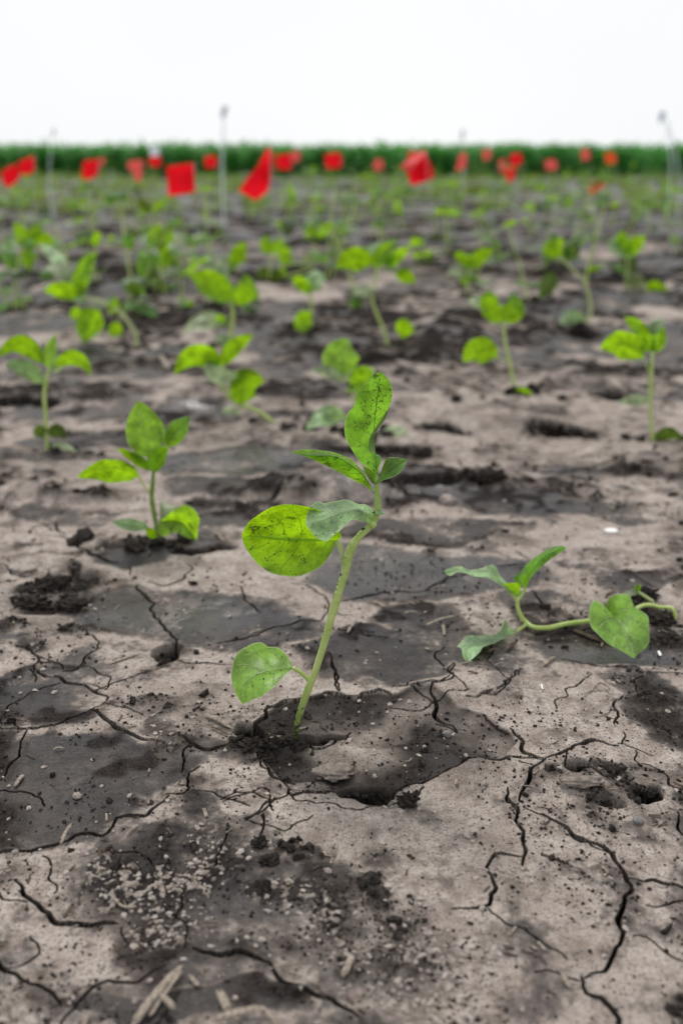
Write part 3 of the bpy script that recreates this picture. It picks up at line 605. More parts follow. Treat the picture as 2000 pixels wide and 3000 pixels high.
crack_shade = np.zeros_like(GX); # hairline cracks branching off the traced ones
main = [c for c in CR if c[0] is not None]
for k in range(20):
    pts = main[rng.integers(len(main))][0]; q = pts[rng.integers(len(pts))]
    x, y, _ = G(*q)
    if y > 1.0 or (x > .06 and y < .42): continue
    a = rng.uniform(0, 6.28); out_ = [(x, y)]
    for i in range(rng.integers(4, 12)):
        a += rng.normal(0, .3) + (rng.random() < .25) * rng.normal(0, .9); x += .007 * math.cos(a); y += .007 * math.sin(a); out_.append((x, y))
    CR.append((None, out_))
carve = np.zeros_like(GX); lipz = np.zeros_like(GX)
def cut(poly, wd, depth, lip):
    """carve a jagged crack along POLY (metres); wd = half widths per vertex"""
    n = len(poly)
    for i in range(n - 1):
        (x0, y0), (x1, y1) = poly[i], poly[i + 1]; w0, w1 = wd[i], wd[i + 1]
        rr = max(w0, w1) + max(0.0012, lip * 6)
        s = sub(min(x0, x1) - rr, max(x0, x1) + rr, min(y0, y1) - rr, max(y0, y1) + rr)
        X, Y = GX[s], GY[s]
        if X.size == 0: continue
        dx, dy = x1 - x0, y1 - y0
        t = np.clip(((X - x0) * dx + (Y - y0) * dy) / (dx * dx + dy * dy + 1e-14), 0, 1)
        d = np.hypot(X - x0 - t * dx, Y - y0 - t * dy); ww = w0 + t * (w1 - w0)
        dd = min(depth, 0.003 + 16 * max(w0, w1))
        carve[s] = np.maximum(carve[s], dd * (1 - sstep(0.72, 1.15, d / np.maximum(ww, 1e-5))))
        crack_shade[s] = np.maximum(crack_shade[s], 1 - sstep(0, 0.0005, d - 1.12 * ww))
        if lip > 0: lipz[s] = np.maximum(lipz[s], lip * (1 - sstep(0, 1, (d - ww) / (lip * 6))))
for pts, wpx in CR:
    if pts is None:
        g = np.array(wpx); ws = rng.uniform(.0006, .0014) if abs(g[0][0]) > .37 * dist_at(g[0][1]) else rng.uniform(.00018, .00034)
    else:
        g = np.array([G(*p)[:2] for p in pts])
    p = np.array(resample(g, max(3, int(np.linalg.norm(np.diff(g, axis=0), axis=1).sum() / (0.0022 if g[:, 1].mean() < 1 else .006)))))
    T = np.gradient(p, axis=0); T /= np.linalg.norm(T, axis=1)[:, None] + 1e-12
    nn = np.stack([-T[:, 1], T[:, 0]], 1); k = np.arange(len(p)); sd = rng.uniform(0, 99)
    step = 0.0022
    j = perlin(k * 0.21 + sd, k * 0 + sd, 5) * 0.0026 + perlin(k * 0.55 + sd, k * 0 + 9.3, 6) * 0.0009
    p = p + nn * j[:, None]
    if pts is None: ww = np.full(len(p), ws)
    else:
        D = dist_at(p[:, 1]); sinr = CAM_H / np.hypot(CAM_H, p[:, 1])
        across = np.hypot(nn[:, 0], nn[:, 1] * sinr)
        ww = 0.66 * wpx * D / FP / np.maximum(across, sinr)
    ww = ww * (0.95 + 0.55 * perlin(k * 0.13 + sd, k * 0 + 2.2, 7)) * np.minimum(1, 0.35 + np.minimum(k, k[::-1]) * 0.12)
    ww = np.maximum(ww, 0.00022)
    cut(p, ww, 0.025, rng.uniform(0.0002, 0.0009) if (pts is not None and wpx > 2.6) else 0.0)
H += lipz * (1 - sstep(0, 0.003, carve)) - carve
crumb_and_shade0 = np.clip(crumb, 0, 1) * (1 - crack_shade)
crumb = np.maximum(crumb, 0.95 * crack_shade)                # crack walls and rims darkened in colour to stand in for shade

def ground_z(x, y):
    i = np.clip(np.searchsorted(rows, y) - 1, 0, NR - 2); c = x / np.maximum(dep[i], 1e-6)
    j = np.clip(np.searchsorted(cols, c) - 1, 0, NC - 2)
    return H[i, j]
def field_at(F_, x, y):
    i = np.clip(np.searchsorted(rows, y) - 1, 0, NR - 2); c = x / np.maximum(dep[i], 1e-6)
    return F_[i, np.clip(np.searchsorted(cols, c) - 1, 0, NC - 2)]
def gz(x, y): return float(ground_z(np.array([x]), np.array([y]))[0])

idx = np.arange(NR * NC).reshape(NR, NC)
Fq = np.stack([idx[:-1, :-1], idx[:-1, 1:], idx[1:, 1:], idx[1:, :-1]], -1).reshape(-1, 4)
ground = big_mesh("ground", np.stack([GX, GY, H], -1).reshape(-1, 3), Fq, M['soil'])
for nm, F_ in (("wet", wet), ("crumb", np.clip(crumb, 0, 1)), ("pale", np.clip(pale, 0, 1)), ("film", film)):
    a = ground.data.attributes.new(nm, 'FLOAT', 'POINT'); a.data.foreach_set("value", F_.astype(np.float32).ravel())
tag(ground, "bare grey cracked mud of the field with dark wet patches", "ground", kind="structure")

# ================================================================== THE TALL SEEDLING IN FOCUS
ZA = Z(660, 1050, 2.7034); ZB = Z(640, 1650, 2.6133)
def base_at(px, py):
    g = G(px, py); z = gz(g[0], g[1]); return np.array((g[0], g[1], z))
hb = G(862, 2166, -0.004); Y0 = hb[1]
HERO = empty("seedling", (hb[0], Y0, hb[2]))
tag(HERO, "tallest seedling in sharp focus, leaning right from a hole in the cracked mud", "seedling", "broad leaved seedlings growing in the mud")
def stem_path(zpts, Y, dY=0.0):
    n = len(zpts); return [P(x, y, Y + dY * i / (n - 1)) for i, (x, y) in enumerate(zpts)]
sp = ZB([(540, 1500), (568, 1380), (585, 1310), (610, 1195), (652, 1060), (700, 930), (728, 860), (780, 705), (832, 530), (880, 355), (928, 200), (985, 10)]) + ZA([(958, 1620), (1000, 1500), (1060, 1410), (1140, 1335), (1185, 1270), (1205, 1190), (1202, 1100), (1196, 1020), (1196, 940)])
px2m = 0.53 / FP
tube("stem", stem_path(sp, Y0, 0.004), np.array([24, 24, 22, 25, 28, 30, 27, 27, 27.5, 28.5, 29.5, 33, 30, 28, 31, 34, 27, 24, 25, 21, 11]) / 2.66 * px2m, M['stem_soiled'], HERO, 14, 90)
YS = Y0 + 0.003
# fine pale hairs along the upper stem
hv, hf = [], []
for i in range(260):
    t = random.random(); q = resample(sp[9:], 60); a = q[int(t * 59)]
    c = P(a[0], a[1], Y0 + 0.003); an = random.uniform(0, 6.28); r = 0.0017
    d = np.array((math.cos(an), math.sin(an), random.uniform(-.2, .5))); p0 = c + d * r; p1 = p0 + d * random.uniform(.0004, .0011); sd_ = np.array((0, 0, 0.00003))
    k = len(hv); hv += [p0 - sd_, p0 + sd_, p1]; hf.append((k, k + 1, k + 2))
mk("stem_hair", hv, hf, M['hair'], HERO)
# soil grains stuck along the stem
ico = None
def ico_arrays():
    t = (1 + 5 ** .5) / 2
    v = np.array([(-1, t, 0), (1, t, 0), (-1, -t, 0), (1, -t, 0), (0, -1, t), (0, 1, t), (0, -1, -t), (0, 1, -t), (t, 0, -1), (t, 0, 1), (-t, 0, -1), (-t, 0, 1)], float)
    v /= np.linalg.norm(v[0])
    f = np.array([(0, 11, 5), (0, 5, 1), (0, 1, 7), (0, 7, 10), (0, 10, 11), (1, 5, 9), (5, 11, 4), (11, 10, 2), (10, 7, 6), (7, 1, 8), (3, 9, 4), (3, 4, 2), (3, 2, 6), (3, 6, 8), (3, 8, 9), (4, 9, 5), (2, 4, 11), (6, 2, 10), (8, 6, 7), (9, 8, 1)])
    return v, f
IV, IF = ico_arrays()
def lumps(pos, size, squash=(0.45, 0.9), jit=0.28, r=None):
    """many small irregular grains as arrays"""
    r = r or rng; n = len(pos)
    J = 1 + r.normal(0, jit, (n, 12, 1)).clip(-.5, .6)
    V = IV[None] * J
    sc = np.stack([r.uniform(.7, 1.4, n), r.uniform(.6, 1.1, n), r.uniform(*squash, n)], 1)
    V = V * sc[:, None, :]
    a = r.uniform(0, 6.28, n); c, s = np.cos(a)[:, None], np.sin(a)[:, None]
    x, y = V[..., 0] * c - V[..., 1] * s, V[..., 0] * s + V[..., 1] * c
    V = np.stack([x, y, V[..., 2]], -1) * size[:, None, None] + pos[:, None, :]
    F = IF[None] + (np.arange(n) * 12)[:, None, None]
    return V.reshape(-1, 3), F.reshape(-1, 3)
gp = []
qq = resample(sp, 200)
for i in range(120):
    k = random.choice([random.randint(0, 70), random.randint(60, 150), random.randint(60, 199)]); sgn = -1
    d = qq[min(k + 1, 199)] - qq[k - 1 if k else 0]; d /= np.linalg.norm(d); nrm = np.array((d[1], -d[0])); nrm = nrm if nrm[0] < 0 else -nrm
    a = qq[k] + nrm * random.uniform(7.5, 10.8); gp.append(P(a[0], a[1], Y0 + 0.002 + random.uniform(-.0012, .0005)))
V, F = lumps(np.array(gp), rng.uniform(.00018, .00055, len(gp)), jit=.3)
mk("soil_grains", V, F, M['clod'], HERO, smooth=False)

leaf(ZA([(1196, 945), (1195, 860), (1188, 755), (1176, 640), (1180, 540), (1188, 440), (1203, 300), (1220, 190), (1225, 104)]),
     ZA([(1185, 930), (1140, 868), (1085, 838), (1030, 770), (985, 700), (955, 640), (941, 570), (950, 490), (976, 430), (1020, 378), (1028, 345), (1036, 325), (1030, 315), (1052, 265), (1100, 198), (1160, 138), (1225, 104)]),
     ZA([(1205, 925), (1214, 866), (1231, 822), (1228, 776), (1192, 756), (1150, 742), (1130, 695), (1143, 625), (1183, 560), (1240, 480), (1290, 398), (1316, 320), (1320, 240), (1300, 180), (1270, 140), (1225, 104)]),
     YS, YS - 0.004, -0.007, 0.003, M['leaf_top'], HERO, nu=56, nv=9, bulge=0.12, wave=0.02, mc=0.004, label="upright top leaf peppered with dark soil")
# the turned-in right edge of that leaf
leaf(ZA([(1190, 760), (1160, 700), (1170, 620), (1230, 510), (1295, 390)]), ZA([(1190, 760), (1182, 680), (1190, 590), (1262, 490), (1295, 390)]), ZA([(1190, 760), (1140, 735), (1132, 690), (1150, 610), (1225, 490), (1295, 390)]),
     YS - 0.006, YS - 0.014, -0.0015, -0.003, M['leaf_glaucous'], HERO, nu=30, nv=4, bulge=.1, wave=0.0, label="turned over pale edge of the top leaf", name="leaf_fold")
leaf(ZA([(1165, 1055), (1110, 965), (1060, 893), (980, 832), (900, 787), (830, 771), (740, 772), (640, 766), (512, 746)]),
     ZA([(1160, 1030), (1102, 925), (1060, 862), (1000, 806), (920, 765), (830, 738), (720, 722), (600, 722), (512, 745)]),
     ZA([(1165, 1062), (1110, 1012), (1040, 976), (950, 930), (860, 880), (780, 841), (700, 802), (600, 766), (512, 747)]),
     YS, YS - 0.012, 0.010, 0.002, M['leaf_glow'], HERO, nu=44, nv=7, bulge=.12, wave=0.02, label="long pointed leaf reaching left with pale upper edge")
leaf(ZA([(1172, 1005), (1230, 950), (1300, 888), (1370, 840), (1441, 800)]), ZA([(1185, 985), (1218, 955), (1232, 900), (1250, 842), (1285, 789), (1350, 784), (1441, 800)]), ZA([(1166, 1010), (1205, 992), (1250, 965), (1310, 946), (1370, 912), (1412, 868), (1441, 800)]),
     YS - 0.002, YS - 0.006, 0.004, -0.007, M['leaf_young'], HERO, nu=34, nv=7, bulge=.14, wave=0.02, label="small young leaf pointing right")
leaf(ZA([(1180, 1000), (1150, 930), (1090, 850)]), ZA([(1190, 985), (1195, 950), (1160, 885), (1088, 850)]), ZA([(1172, 1000), (1130, 950), (1105, 900), (1088, 850)]),
     YS + .002, YS + .004, -0.002, 0.002, M['leaf_young'], HERO, nu=16, nv=4, label="narrow young leaf behind the shoot")
leaf(ZA([(1163, 1295), (1125, 1232), (1060, 1196), (995, 1205), (930, 1222), (860, 1245), (780, 1275), (710, 1295), (637, 1312)]),
     ZA([(1172, 1275), (1160, 1195), (1110, 1155), (1060, 1152), (1020, 1135), (980, 1122), (930, 1121), (870, 1140), (800, 1140), (745, 1128), (700, 1150), (660, 1200), (640, 1262), (637, 1312)]),
     ZA([(1160, 1308), (1100, 1296), (1050, 1281), (1005, 1272), (960, 1320), (900, 1370), (850, 1400), (805, 1447), (740, 1431), (690, 1391), (655, 1340), (637, 1312)]),
     YS - .001, YS - .034, 0.022, -0.012, M['leaf_glaucous'], HERO, nu=50, nv=8, bulge=.10, wave=0.03, mc=-0.002, label="grey green drooping leaf in front of the round one")
leaf(ZA([(1175, 1240), (1205, 1215), (1262, 1228)]), ZA([(1180, 1225), (1220, 1200), (1262, 1228)]), ZA([(1185, 1250), (1225, 1240), (1262, 1228)]), YS - .002, YS - .004, 0.003, -0.003, M['leaf_glaucous'], HERO, nu=12, nv=3, label="tiny leaf tab right of the node")
L5 = leaf(ZA([(882, 1440), (760, 1440), (620, 1439), (500, 1437), (380, 1428), (250, 1412), (130, 1407)]),
     ZA([(882, 1440), (912, 1425), (915, 1385), (895, 1335), (820, 1250), (720, 1190), (620, 1166), (500, 1154), (390, 1174), (290, 1220), (200, 1282), (150, 1350), (130, 1407)]),
     ZA([(882, 1440), (862, 1490), (820, 1570), (750, 1650), (660, 1702), (570, 1728), (480, 1727), (370, 1700), (270, 1640), (200, 1560), (150, 1480), (130, 1407)]),
     YS + .004, YS - .006, -0.018, -0.001, M['leaf_dirty'], HERO, nu=56, nv=10, bulge=.08, wave=0.012, label="large round leaf seen from below, glowing yellow green")
tube("petiole", stem_path(ZA([(878, 1440), (905, 1490), (915, 1535), (932, 1600), (933, 1660), (925, 1720)]), YS + .003, -.003), np.array([22, 26, 15, 13, 12, 12]) / 2.7 * px2m, M['stem_pale'], L5, 10, 26)
L6 = leaf(ZB([(565, 800), (480, 806), (380, 822), (300, 846), (225, 888), (178, 950), (172, 1010), (185, 1080)]),
     ZB([(565, 795), (540, 730), (500, 680), (450, 645), (380, 640), (350, 618), (320, 607), (250, 620), (170, 660), (125, 720), (105, 800), (100, 880), (115, 950), (150, 1030), (185, 1080)]),
     ZB([(565, 808), (510, 856), (470, 900), (430, 945), (385, 975), (330, 1020), (250, 1052), (185, 1080)]),
     YS - .001, YS - .016, 0.020, -0.008, M['leaf_clean'], HERO, nu=48, nv=9, bulge=.10, wave=0.015, label="lowest leaf with soil stained tip, bright above")
tube("petiole", stem_path(ZB([(570, 800), (640, 846), (700, 905)]), YS - .001, .002), np.array([16, 14, 18]) / 2.6 * px2m, M['stem'], L6, 10, 16)
# node swellings where leaves join
mk("node", *lumps(np.array([P(*ZA([(1165, 1312)])[0], YS - .0005)]), np.array([.0022]), (1, 1.1), .05), M['stem'], HERO)

# ================================================================== THE OTHER SEEDLINGS THAT SHOW THEIR LEAVES
GRP = "broad leaved seedlings growing in the mud"
def seedling(z, stem, radii, leaves, label, petioles=(), smat='stem', dY=0.0, group=GRP, name="seedling"):
    """stem: crop coordinates from the ground up; leaves: (base, control, tip, half widths, style, dY base, dY tip, material)"""
    pts = z(stem); g = G(*pts[0]); zz = gz(g[0], g[1]); g = G(pts[0][0], pts[0][1], zz); Y = g[1]
    e = empty(name, g); tag(e, label, "seedling", group)
    path = stem_path(pts, Y, dY); path = [path[0] + np.array((0, 0.002, -0.012))] + path
    m_per = dist_at(Y) * (0.98 if z.k > 2 else 0.74) / FP / z.k
    rr = np.array(radii, float) * m_per
    tube("stem", path, rr, M[smat], e, 8, 24)
    for L_ in leaves:
        b, c, t, wu, wl, sty = L_[:6]; d0 = L_[6] if len(L_) > 6 else 0.0; d1 = L_[7] if len(L_) > 7 else 0.0
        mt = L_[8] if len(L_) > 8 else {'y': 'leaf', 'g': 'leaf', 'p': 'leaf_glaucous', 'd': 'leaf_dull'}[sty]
        qleaf(z, b, c, t, wu, wl, sty, Y + d0, M[mt], e, dtip=d1, nu=18, nv=4)
    for a in petioles: tube("petiole", stem_path(z(a), Y), 5 * m_per if z.k < 2 else 9 * m_per, M['stem'], e, 6, 10)
    return e

ZM = Z(150, 1100, 3.136)
MP = seedling(ZM, [(988, 1545), (972, 1400), (942, 1250), (925, 1110), (936, 960), (942, 850)], [26, 24, 22, 24, 20, 14], [
    ((905, 760), (850, 480), (800, 232), 165, 155, 'g', .006, -.004, 'leaf_clean'), ((1062, 650), (1120, 520), (1283, 372), 85, 88, 'p', .006, .0, 'leaf'), ((1000, 800), (1040, 720), (1075, 650), 30, 25, 'p', .004, .004, 'leaf_glaucous'),
    ((965, 890), (930, 740), (1085, 655), 75, 75, 'y', -.004, -.006), ((930, 870), (800, 760), (602, 668), 42, 48, 'y', -.002, -.004), ((812, 925), (540, 770), (238, 938), 75, 120, 'y', -.002, -.012),
    ((890, 1388), (720, 1355), (558, 1345), 42, 62, 'p', -.003, -.01), ((965, 1490), (920, 1445), (865, 1400), 40, 40, 'y', -.004, -.006)],
    "bright upright seedling on the left beside a curved open crack", petioles=[[(812, 925), (860, 1020), (925, 1090)], [(1062, 650), (1000, 800), (950, 900)]], smat='stem_dark')
ym = MP.location[1]
leaf(ZM([(1000, 1340), (1090, 1335), (1190, 1350), (1270, 1420), (1338, 1513)]), ZM([(1000, 1335), (1060, 1290), (1150, 1225), (1235, 1187), (1320, 1235), (1360, 1300), (1352, 1400), (1338, 1513)]), ZM([(995, 1345), (985, 1420), (1030, 1480), (1100, 1452), (1170, 1445), (1250, 1490), (1338, 1513)]),
     ym - .004, ym - .022, -.012, -.004, M['leaf_glow'], MP, nu=30, nv=7, wave=.03, label="broad lime leaf hanging to the mud")
leaf(ZM([(1000, 1330), (1045, 1255), (1110, 1215), (1185, 1197)]), ZM([(1000, 1305), (1004, 1210), (1010, 1138), (1060, 1182), (1120, 1200), (1185, 1196)]), ZM([(1006, 1330), (1060, 1288), (1130, 1236), (1185, 1198)]), ym - .002, ym - .008, .012, -.003, M['leaf_pale'], MP, nu=16, nv=4, label="pale folded back half of the hanging leaf")
Z3, Z4 = Z(0, 650, 1.568), Z(1000, 650, 1.568)
seedling(Z3, [(220, 1045), (212, 900), (205, 800), (215, 720), (238, 640)], [11, 11, 12, 12, 8], [
    ((205, 655), (95, 480), (-10, 625), 38, 42, 'y', 0, -.01), ((205, 745), (110, 630), (25, 665), 34, 40, 'p', -.003, -.015), ((222, 670), (228, 600), (258, 515), 30, 26, 'g', -.002, 0, 'leaf_clean'), ((250, 670), (360, 560), (420, 710), 34, 32, 'y', 0, -.005), ((235, 690), (270, 650), (305, 612), 26, 26, 'p', .004, .004, 'leaf_pale'),
    ((212, 995), (180, 930), (160, 990), 26, 30, 'd', 0, -.005), ((228, 985), (270, 930), (302, 1000), 32, 34, 'd', 0, -.005), ((235, 1030), (290, 1020), (358, 1058), 14, 14, 'p', -.006, -.01, 'leaf_pale')], "seedling at the left edge with two leaves arching out sideways")
seedling(Z3, [(1258, 925), (1180, 868), (1090, 832), (1040, 790), (1015, 735), (1010, 670)], [11, 12, 13, 13, 12, 10], [
    ((1010, 665), (885, 545), (802, 705), 48, 45, 'y', -.004, -.015), ((1015, 665), (1080, 560), (1165, 518), 40, 28, 'y', 0, .005), ((1000, 665), (960, 610), (940, 565), 34, 30, 'g', 0, .005), ((945, 650), (1000, 750), (1098, 690), 48, 34, 'p', -.006, -.01, 'leaf_pale'),
    ((1108, 842), (1100, 690), (1215, 735), 62, 74, 'y', -.003, -.005), ((1075, 740), (1120, 700), (1190, 715), 26, 20, 'p', .01, .012, 'leaf_pale'), ((1020, 875), (1060, 860), (1115, 880), 18, 16, 'p', .0, .0, 'leaf_pale')], "low sprawling seedling whose stem creeps right along the mud, left of the tallest one", dY=.01)
seedling(Z3, [(1055, 565), (1062, 500), (1070, 430), (1066, 360)], [15, 15, 14, 10], [
    ((1070, 368), (960, 240), (868, 252), 50, 62, 'g', -.01, -.02, 'leaf'), ((1075, 370), (1160, 320), (1118, 235), 44, 46, 'y', -.004, 0), ((1060, 372), (1000, 300), (1045, 245), 44, 44, 'y', .005, .01), ((1035, 475), (950, 400), (838, 512), 32, 46, 'p', -.006, -.02, 'leaf_pale'), ((1035, 478), (1010, 440), (985, 450), 24, 24, 'y', -.006, -.008), ((1050, 560), (1010, 520), (1000, 560), 24, 20, 'p', -.01, -.01)], "wide leaved seedling standing directly behind the sprawling one", )
seedling(Z3, [(632, 585), (620, 510), (560, 425), (480, 372), (380, 345)], [11, 12, 12, 10, 9], [
    ((370, 345), (345, 220), (452, 135), 34, 40, 'g', .01, .02, 'leaf'), ((370, 345), (280, 285), (203, 318), 32, 42, 'y', -.01, -.03), ((325, 275), (280, 200), (208, 215), 32, 26, 'p', .01, 0, 'leaf_pale'), ((300, 200), (260, 150), (180, 100), 28, 28, 'p', .02, .04), ((450, 400), (400, 470), (388, 560), 58, 56, 'd', -.005, -.015, 'leaf'), ((562, 480), (520, 490), (518, 535), 32, 34, 'y', -.002, -.004), ((380, 420), (345, 410), (330, 450), 26, 24, 'y'), ((500, 415), (535, 390), (532, 342), 22, 22, 'y'), ((375, 340), (380, 300), (330, 250), 26, 26, 'y')], "seedling with a long pale bowed stem arching to the left", smat='stem_pale')
seedling(Z3, [(150, 225), (142, 160), (132, 105)], [10, 9, 7], [((130, 105), (90, 40), (70, 0), 26, 26, 'y'), ((140, 100), (200, 50), (255, 105), 28, 30, 'y'), ((140, 110), (120, 170), (145, 220), 34, 34, 'd', 0, 0, 'leaf'), ((120, 100), (40, 60), (15, 155), 34, 34, 'p'), ((135, 100), (150, 40), (200, 20), 26, 22, 'g')], "bushy seedling by the left edge with leaves hanging on all sides")
seedling(Z3, [(715, 320), (725, 220), (730, 120)], [10, 10, 8], [((720, 112), (690, 60), (640, 85), 30, 34, 'p'), ((720, 112), (700, 50), (740, 8), 32, 30, 'y'), ((728, 130), (770, 170), (738, 218), 40, 38, 'd', 0, 0, 'leaf'), ((712, 300), (690, 240), (690, 215), 34, 40, 'd'), ((720, 310), (750, 290), (765, 310), 26, 22, 'd'), ((735, 120), (780, 90), (790, 40), 22, 24, 'y')], "drooping dull seedling whose dark lower leaves touch the mud, left of centre")
seedling(Z3, [(868, 250), (885, 175), (890, 105)], [11, 11, 9], [((890, 112), (820, 40), (765, 82), 26, 28, 'p', 0, 0, 'leaf_pale'), ((890, 112), (920, 70), (962, 68), 24, 26, 'p'), ((885, 115), (850, 90), (880, 60), 26, 24, 'y'), ((830, 245), (790, 220), (745, 270), 32, 34, 'p', -.01, -.02, 'leaf_pale')], "thin pale stemmed seedling with a small flat top, left of centre")
seedling(Z3, [(1085, 250), (1083, 200)], [9, 8], [((1085, 205), (1080, 140), (1132, 92), 34, 38, 'y'), ((1080, 205), (1020, 160), (980, 192), 24, 28, 'p', 0, 0, 'leaf_pale'), ((1080, 215), (1060, 190), (1050, 205), 20, 20, 'y')], "short seedling with one bright leaf standing up, behind the wide leaved one")
seedling(Z3, [(1433, 490), (1430, 400), (1426, 325)], [9, 9, 8], [((1425, 332), (1380, 260), (1338, 268), 26, 30, 'y'), ((1428, 325), (1440, 240), (1495, 270), 44, 50, 'p', 0, 0, 'leaf_glaucous'), ((1436, 440), (1380, 440), (1405, 548), 48, 50, 'y', -.004, -.012)], "slim seedling with a yellow lower leaf hanging to the mud, near the middle")
seedling(Z3, [(1300, 260), (1400, 225), (1440, 200), (1335, 190)], [8, 8, 8, 7], [((1335, 195), (1290, 150), (1335, 122), 34, 36, 'y'), ((1440, 205), (1400, 170), (1435, 150), 30, 30, 'p', 0, 0, 'leaf_pale'), ((1300, 262), (1290, 220), (1310, 215), 22, 22, 'y')], "fallen seedling bent along the mud behind the middle of the field")
seedling(Z3, [(1235, 275), (1240, 210), (1255, 140)], [8, 8, 7], [((1252, 145), (1210, 110), (1230, 60), 28, 30, 'd', 0, 0, 'leaf'), ((1255, 145), (1290, 110), (1275, 70), 26, 26, 'g'), ((1240, 220), (1200, 230), (1205, 275), 30, 28, 'd'), ((1240, 230), (1270, 240), (1280, 280), 28, 28, 'd')], "dull dusty seedling with dark shrivelled lower leaves")
ZP = Z(0, 0, 0.784)
seedling(ZP, [(832, 1000), (822, 960), (812, 915), (806, 870)], [5, 5, 5, 4], [((796, 862), (770, 815), (800, 778), 40, 38, 'g', .0, .0, 'leaf_clean'), ((800, 875), (765, 845), (712, 850), 12, 16, 'p', 0, -.02, 'leaf_pale'), ((800, 862), (850, 870), (822, 912), 32, 34, 'y', -.004, -.008), ((820, 868), (850, 850), (862, 850), 10, 10, 'p', .01, .01, 'leaf_pale'), ((792, 962), (745, 925), (703, 988), 16, 28, 'p', -.01, -.03), ((865, 1012), (905, 980), (938, 992), 12, 18, 'p', .0, .0, 'leaf_pale')], "seedling half hidden right behind the top of the tallest one")
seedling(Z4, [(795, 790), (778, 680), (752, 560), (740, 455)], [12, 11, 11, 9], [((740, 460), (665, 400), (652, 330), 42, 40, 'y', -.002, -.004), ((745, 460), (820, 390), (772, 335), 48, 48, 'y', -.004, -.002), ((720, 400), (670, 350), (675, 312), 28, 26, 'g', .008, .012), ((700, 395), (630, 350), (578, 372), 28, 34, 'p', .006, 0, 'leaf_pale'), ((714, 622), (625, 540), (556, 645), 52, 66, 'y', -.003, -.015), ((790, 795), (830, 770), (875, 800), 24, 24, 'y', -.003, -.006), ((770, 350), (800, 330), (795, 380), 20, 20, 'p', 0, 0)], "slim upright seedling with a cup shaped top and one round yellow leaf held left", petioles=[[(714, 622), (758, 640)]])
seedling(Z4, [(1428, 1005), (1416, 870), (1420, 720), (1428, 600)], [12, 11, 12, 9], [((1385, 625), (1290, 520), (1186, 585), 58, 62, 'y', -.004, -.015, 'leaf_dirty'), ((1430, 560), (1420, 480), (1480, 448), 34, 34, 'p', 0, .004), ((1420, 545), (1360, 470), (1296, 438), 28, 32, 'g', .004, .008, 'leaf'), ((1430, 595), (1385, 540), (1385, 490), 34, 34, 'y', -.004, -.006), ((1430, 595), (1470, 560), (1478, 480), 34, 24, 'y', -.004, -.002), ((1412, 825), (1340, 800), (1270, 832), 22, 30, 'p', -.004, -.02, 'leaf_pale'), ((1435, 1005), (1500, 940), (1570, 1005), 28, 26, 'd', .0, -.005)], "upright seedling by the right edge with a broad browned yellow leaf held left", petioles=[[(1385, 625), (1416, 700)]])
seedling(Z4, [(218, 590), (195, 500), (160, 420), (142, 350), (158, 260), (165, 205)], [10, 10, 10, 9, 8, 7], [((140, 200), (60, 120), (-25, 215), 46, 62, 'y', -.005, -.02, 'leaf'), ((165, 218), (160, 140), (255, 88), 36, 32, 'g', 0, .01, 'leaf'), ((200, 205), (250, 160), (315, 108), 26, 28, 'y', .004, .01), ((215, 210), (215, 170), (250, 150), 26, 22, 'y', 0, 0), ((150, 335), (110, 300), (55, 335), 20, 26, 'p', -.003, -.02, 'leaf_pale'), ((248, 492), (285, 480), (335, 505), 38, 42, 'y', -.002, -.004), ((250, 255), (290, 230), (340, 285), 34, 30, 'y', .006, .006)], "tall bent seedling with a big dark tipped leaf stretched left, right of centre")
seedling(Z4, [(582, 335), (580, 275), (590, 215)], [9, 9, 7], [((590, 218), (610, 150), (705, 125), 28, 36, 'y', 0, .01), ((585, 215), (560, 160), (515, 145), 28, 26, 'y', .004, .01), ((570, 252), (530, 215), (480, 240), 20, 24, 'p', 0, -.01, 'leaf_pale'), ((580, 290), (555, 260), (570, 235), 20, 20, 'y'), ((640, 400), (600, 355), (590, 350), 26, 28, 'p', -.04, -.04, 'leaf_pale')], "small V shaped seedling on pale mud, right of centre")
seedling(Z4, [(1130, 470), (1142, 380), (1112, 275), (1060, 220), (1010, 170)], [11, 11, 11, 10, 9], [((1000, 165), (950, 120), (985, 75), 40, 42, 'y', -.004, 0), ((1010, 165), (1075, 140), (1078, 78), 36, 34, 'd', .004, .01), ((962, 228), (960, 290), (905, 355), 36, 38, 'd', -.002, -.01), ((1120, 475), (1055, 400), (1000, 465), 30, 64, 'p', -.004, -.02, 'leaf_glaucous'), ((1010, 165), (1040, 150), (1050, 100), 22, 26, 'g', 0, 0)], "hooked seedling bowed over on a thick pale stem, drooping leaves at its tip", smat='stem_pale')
seedling(Z4, [(1305, 330), (1308, 250), (1312, 165)], [9, 9, 7], [((1310, 158), (1260, 90), (1215, 102), 32, 34, 'p'), ((1310, 158), (1275, 100), (1290, 35), 32, 32, 'd', 0, 0, 'leaf'), ((1320, 158), (1345, 90), (1395, 65), 34, 32, 'y'), ((1308, 172), (1340, 200), (1305, 240), 32, 34, 'd'), ((1310, 300), (1350, 250), (1395, 290), 34, 38, 'y', -.004, -.01, 'leaf_pale'), ((1400, 330), (1430, 280), (1500, 315), 30, 34, 'd', -.004, -.01, 'leaf')], "clumpy dark seedling near the right edge with two leaves lying on the mud")

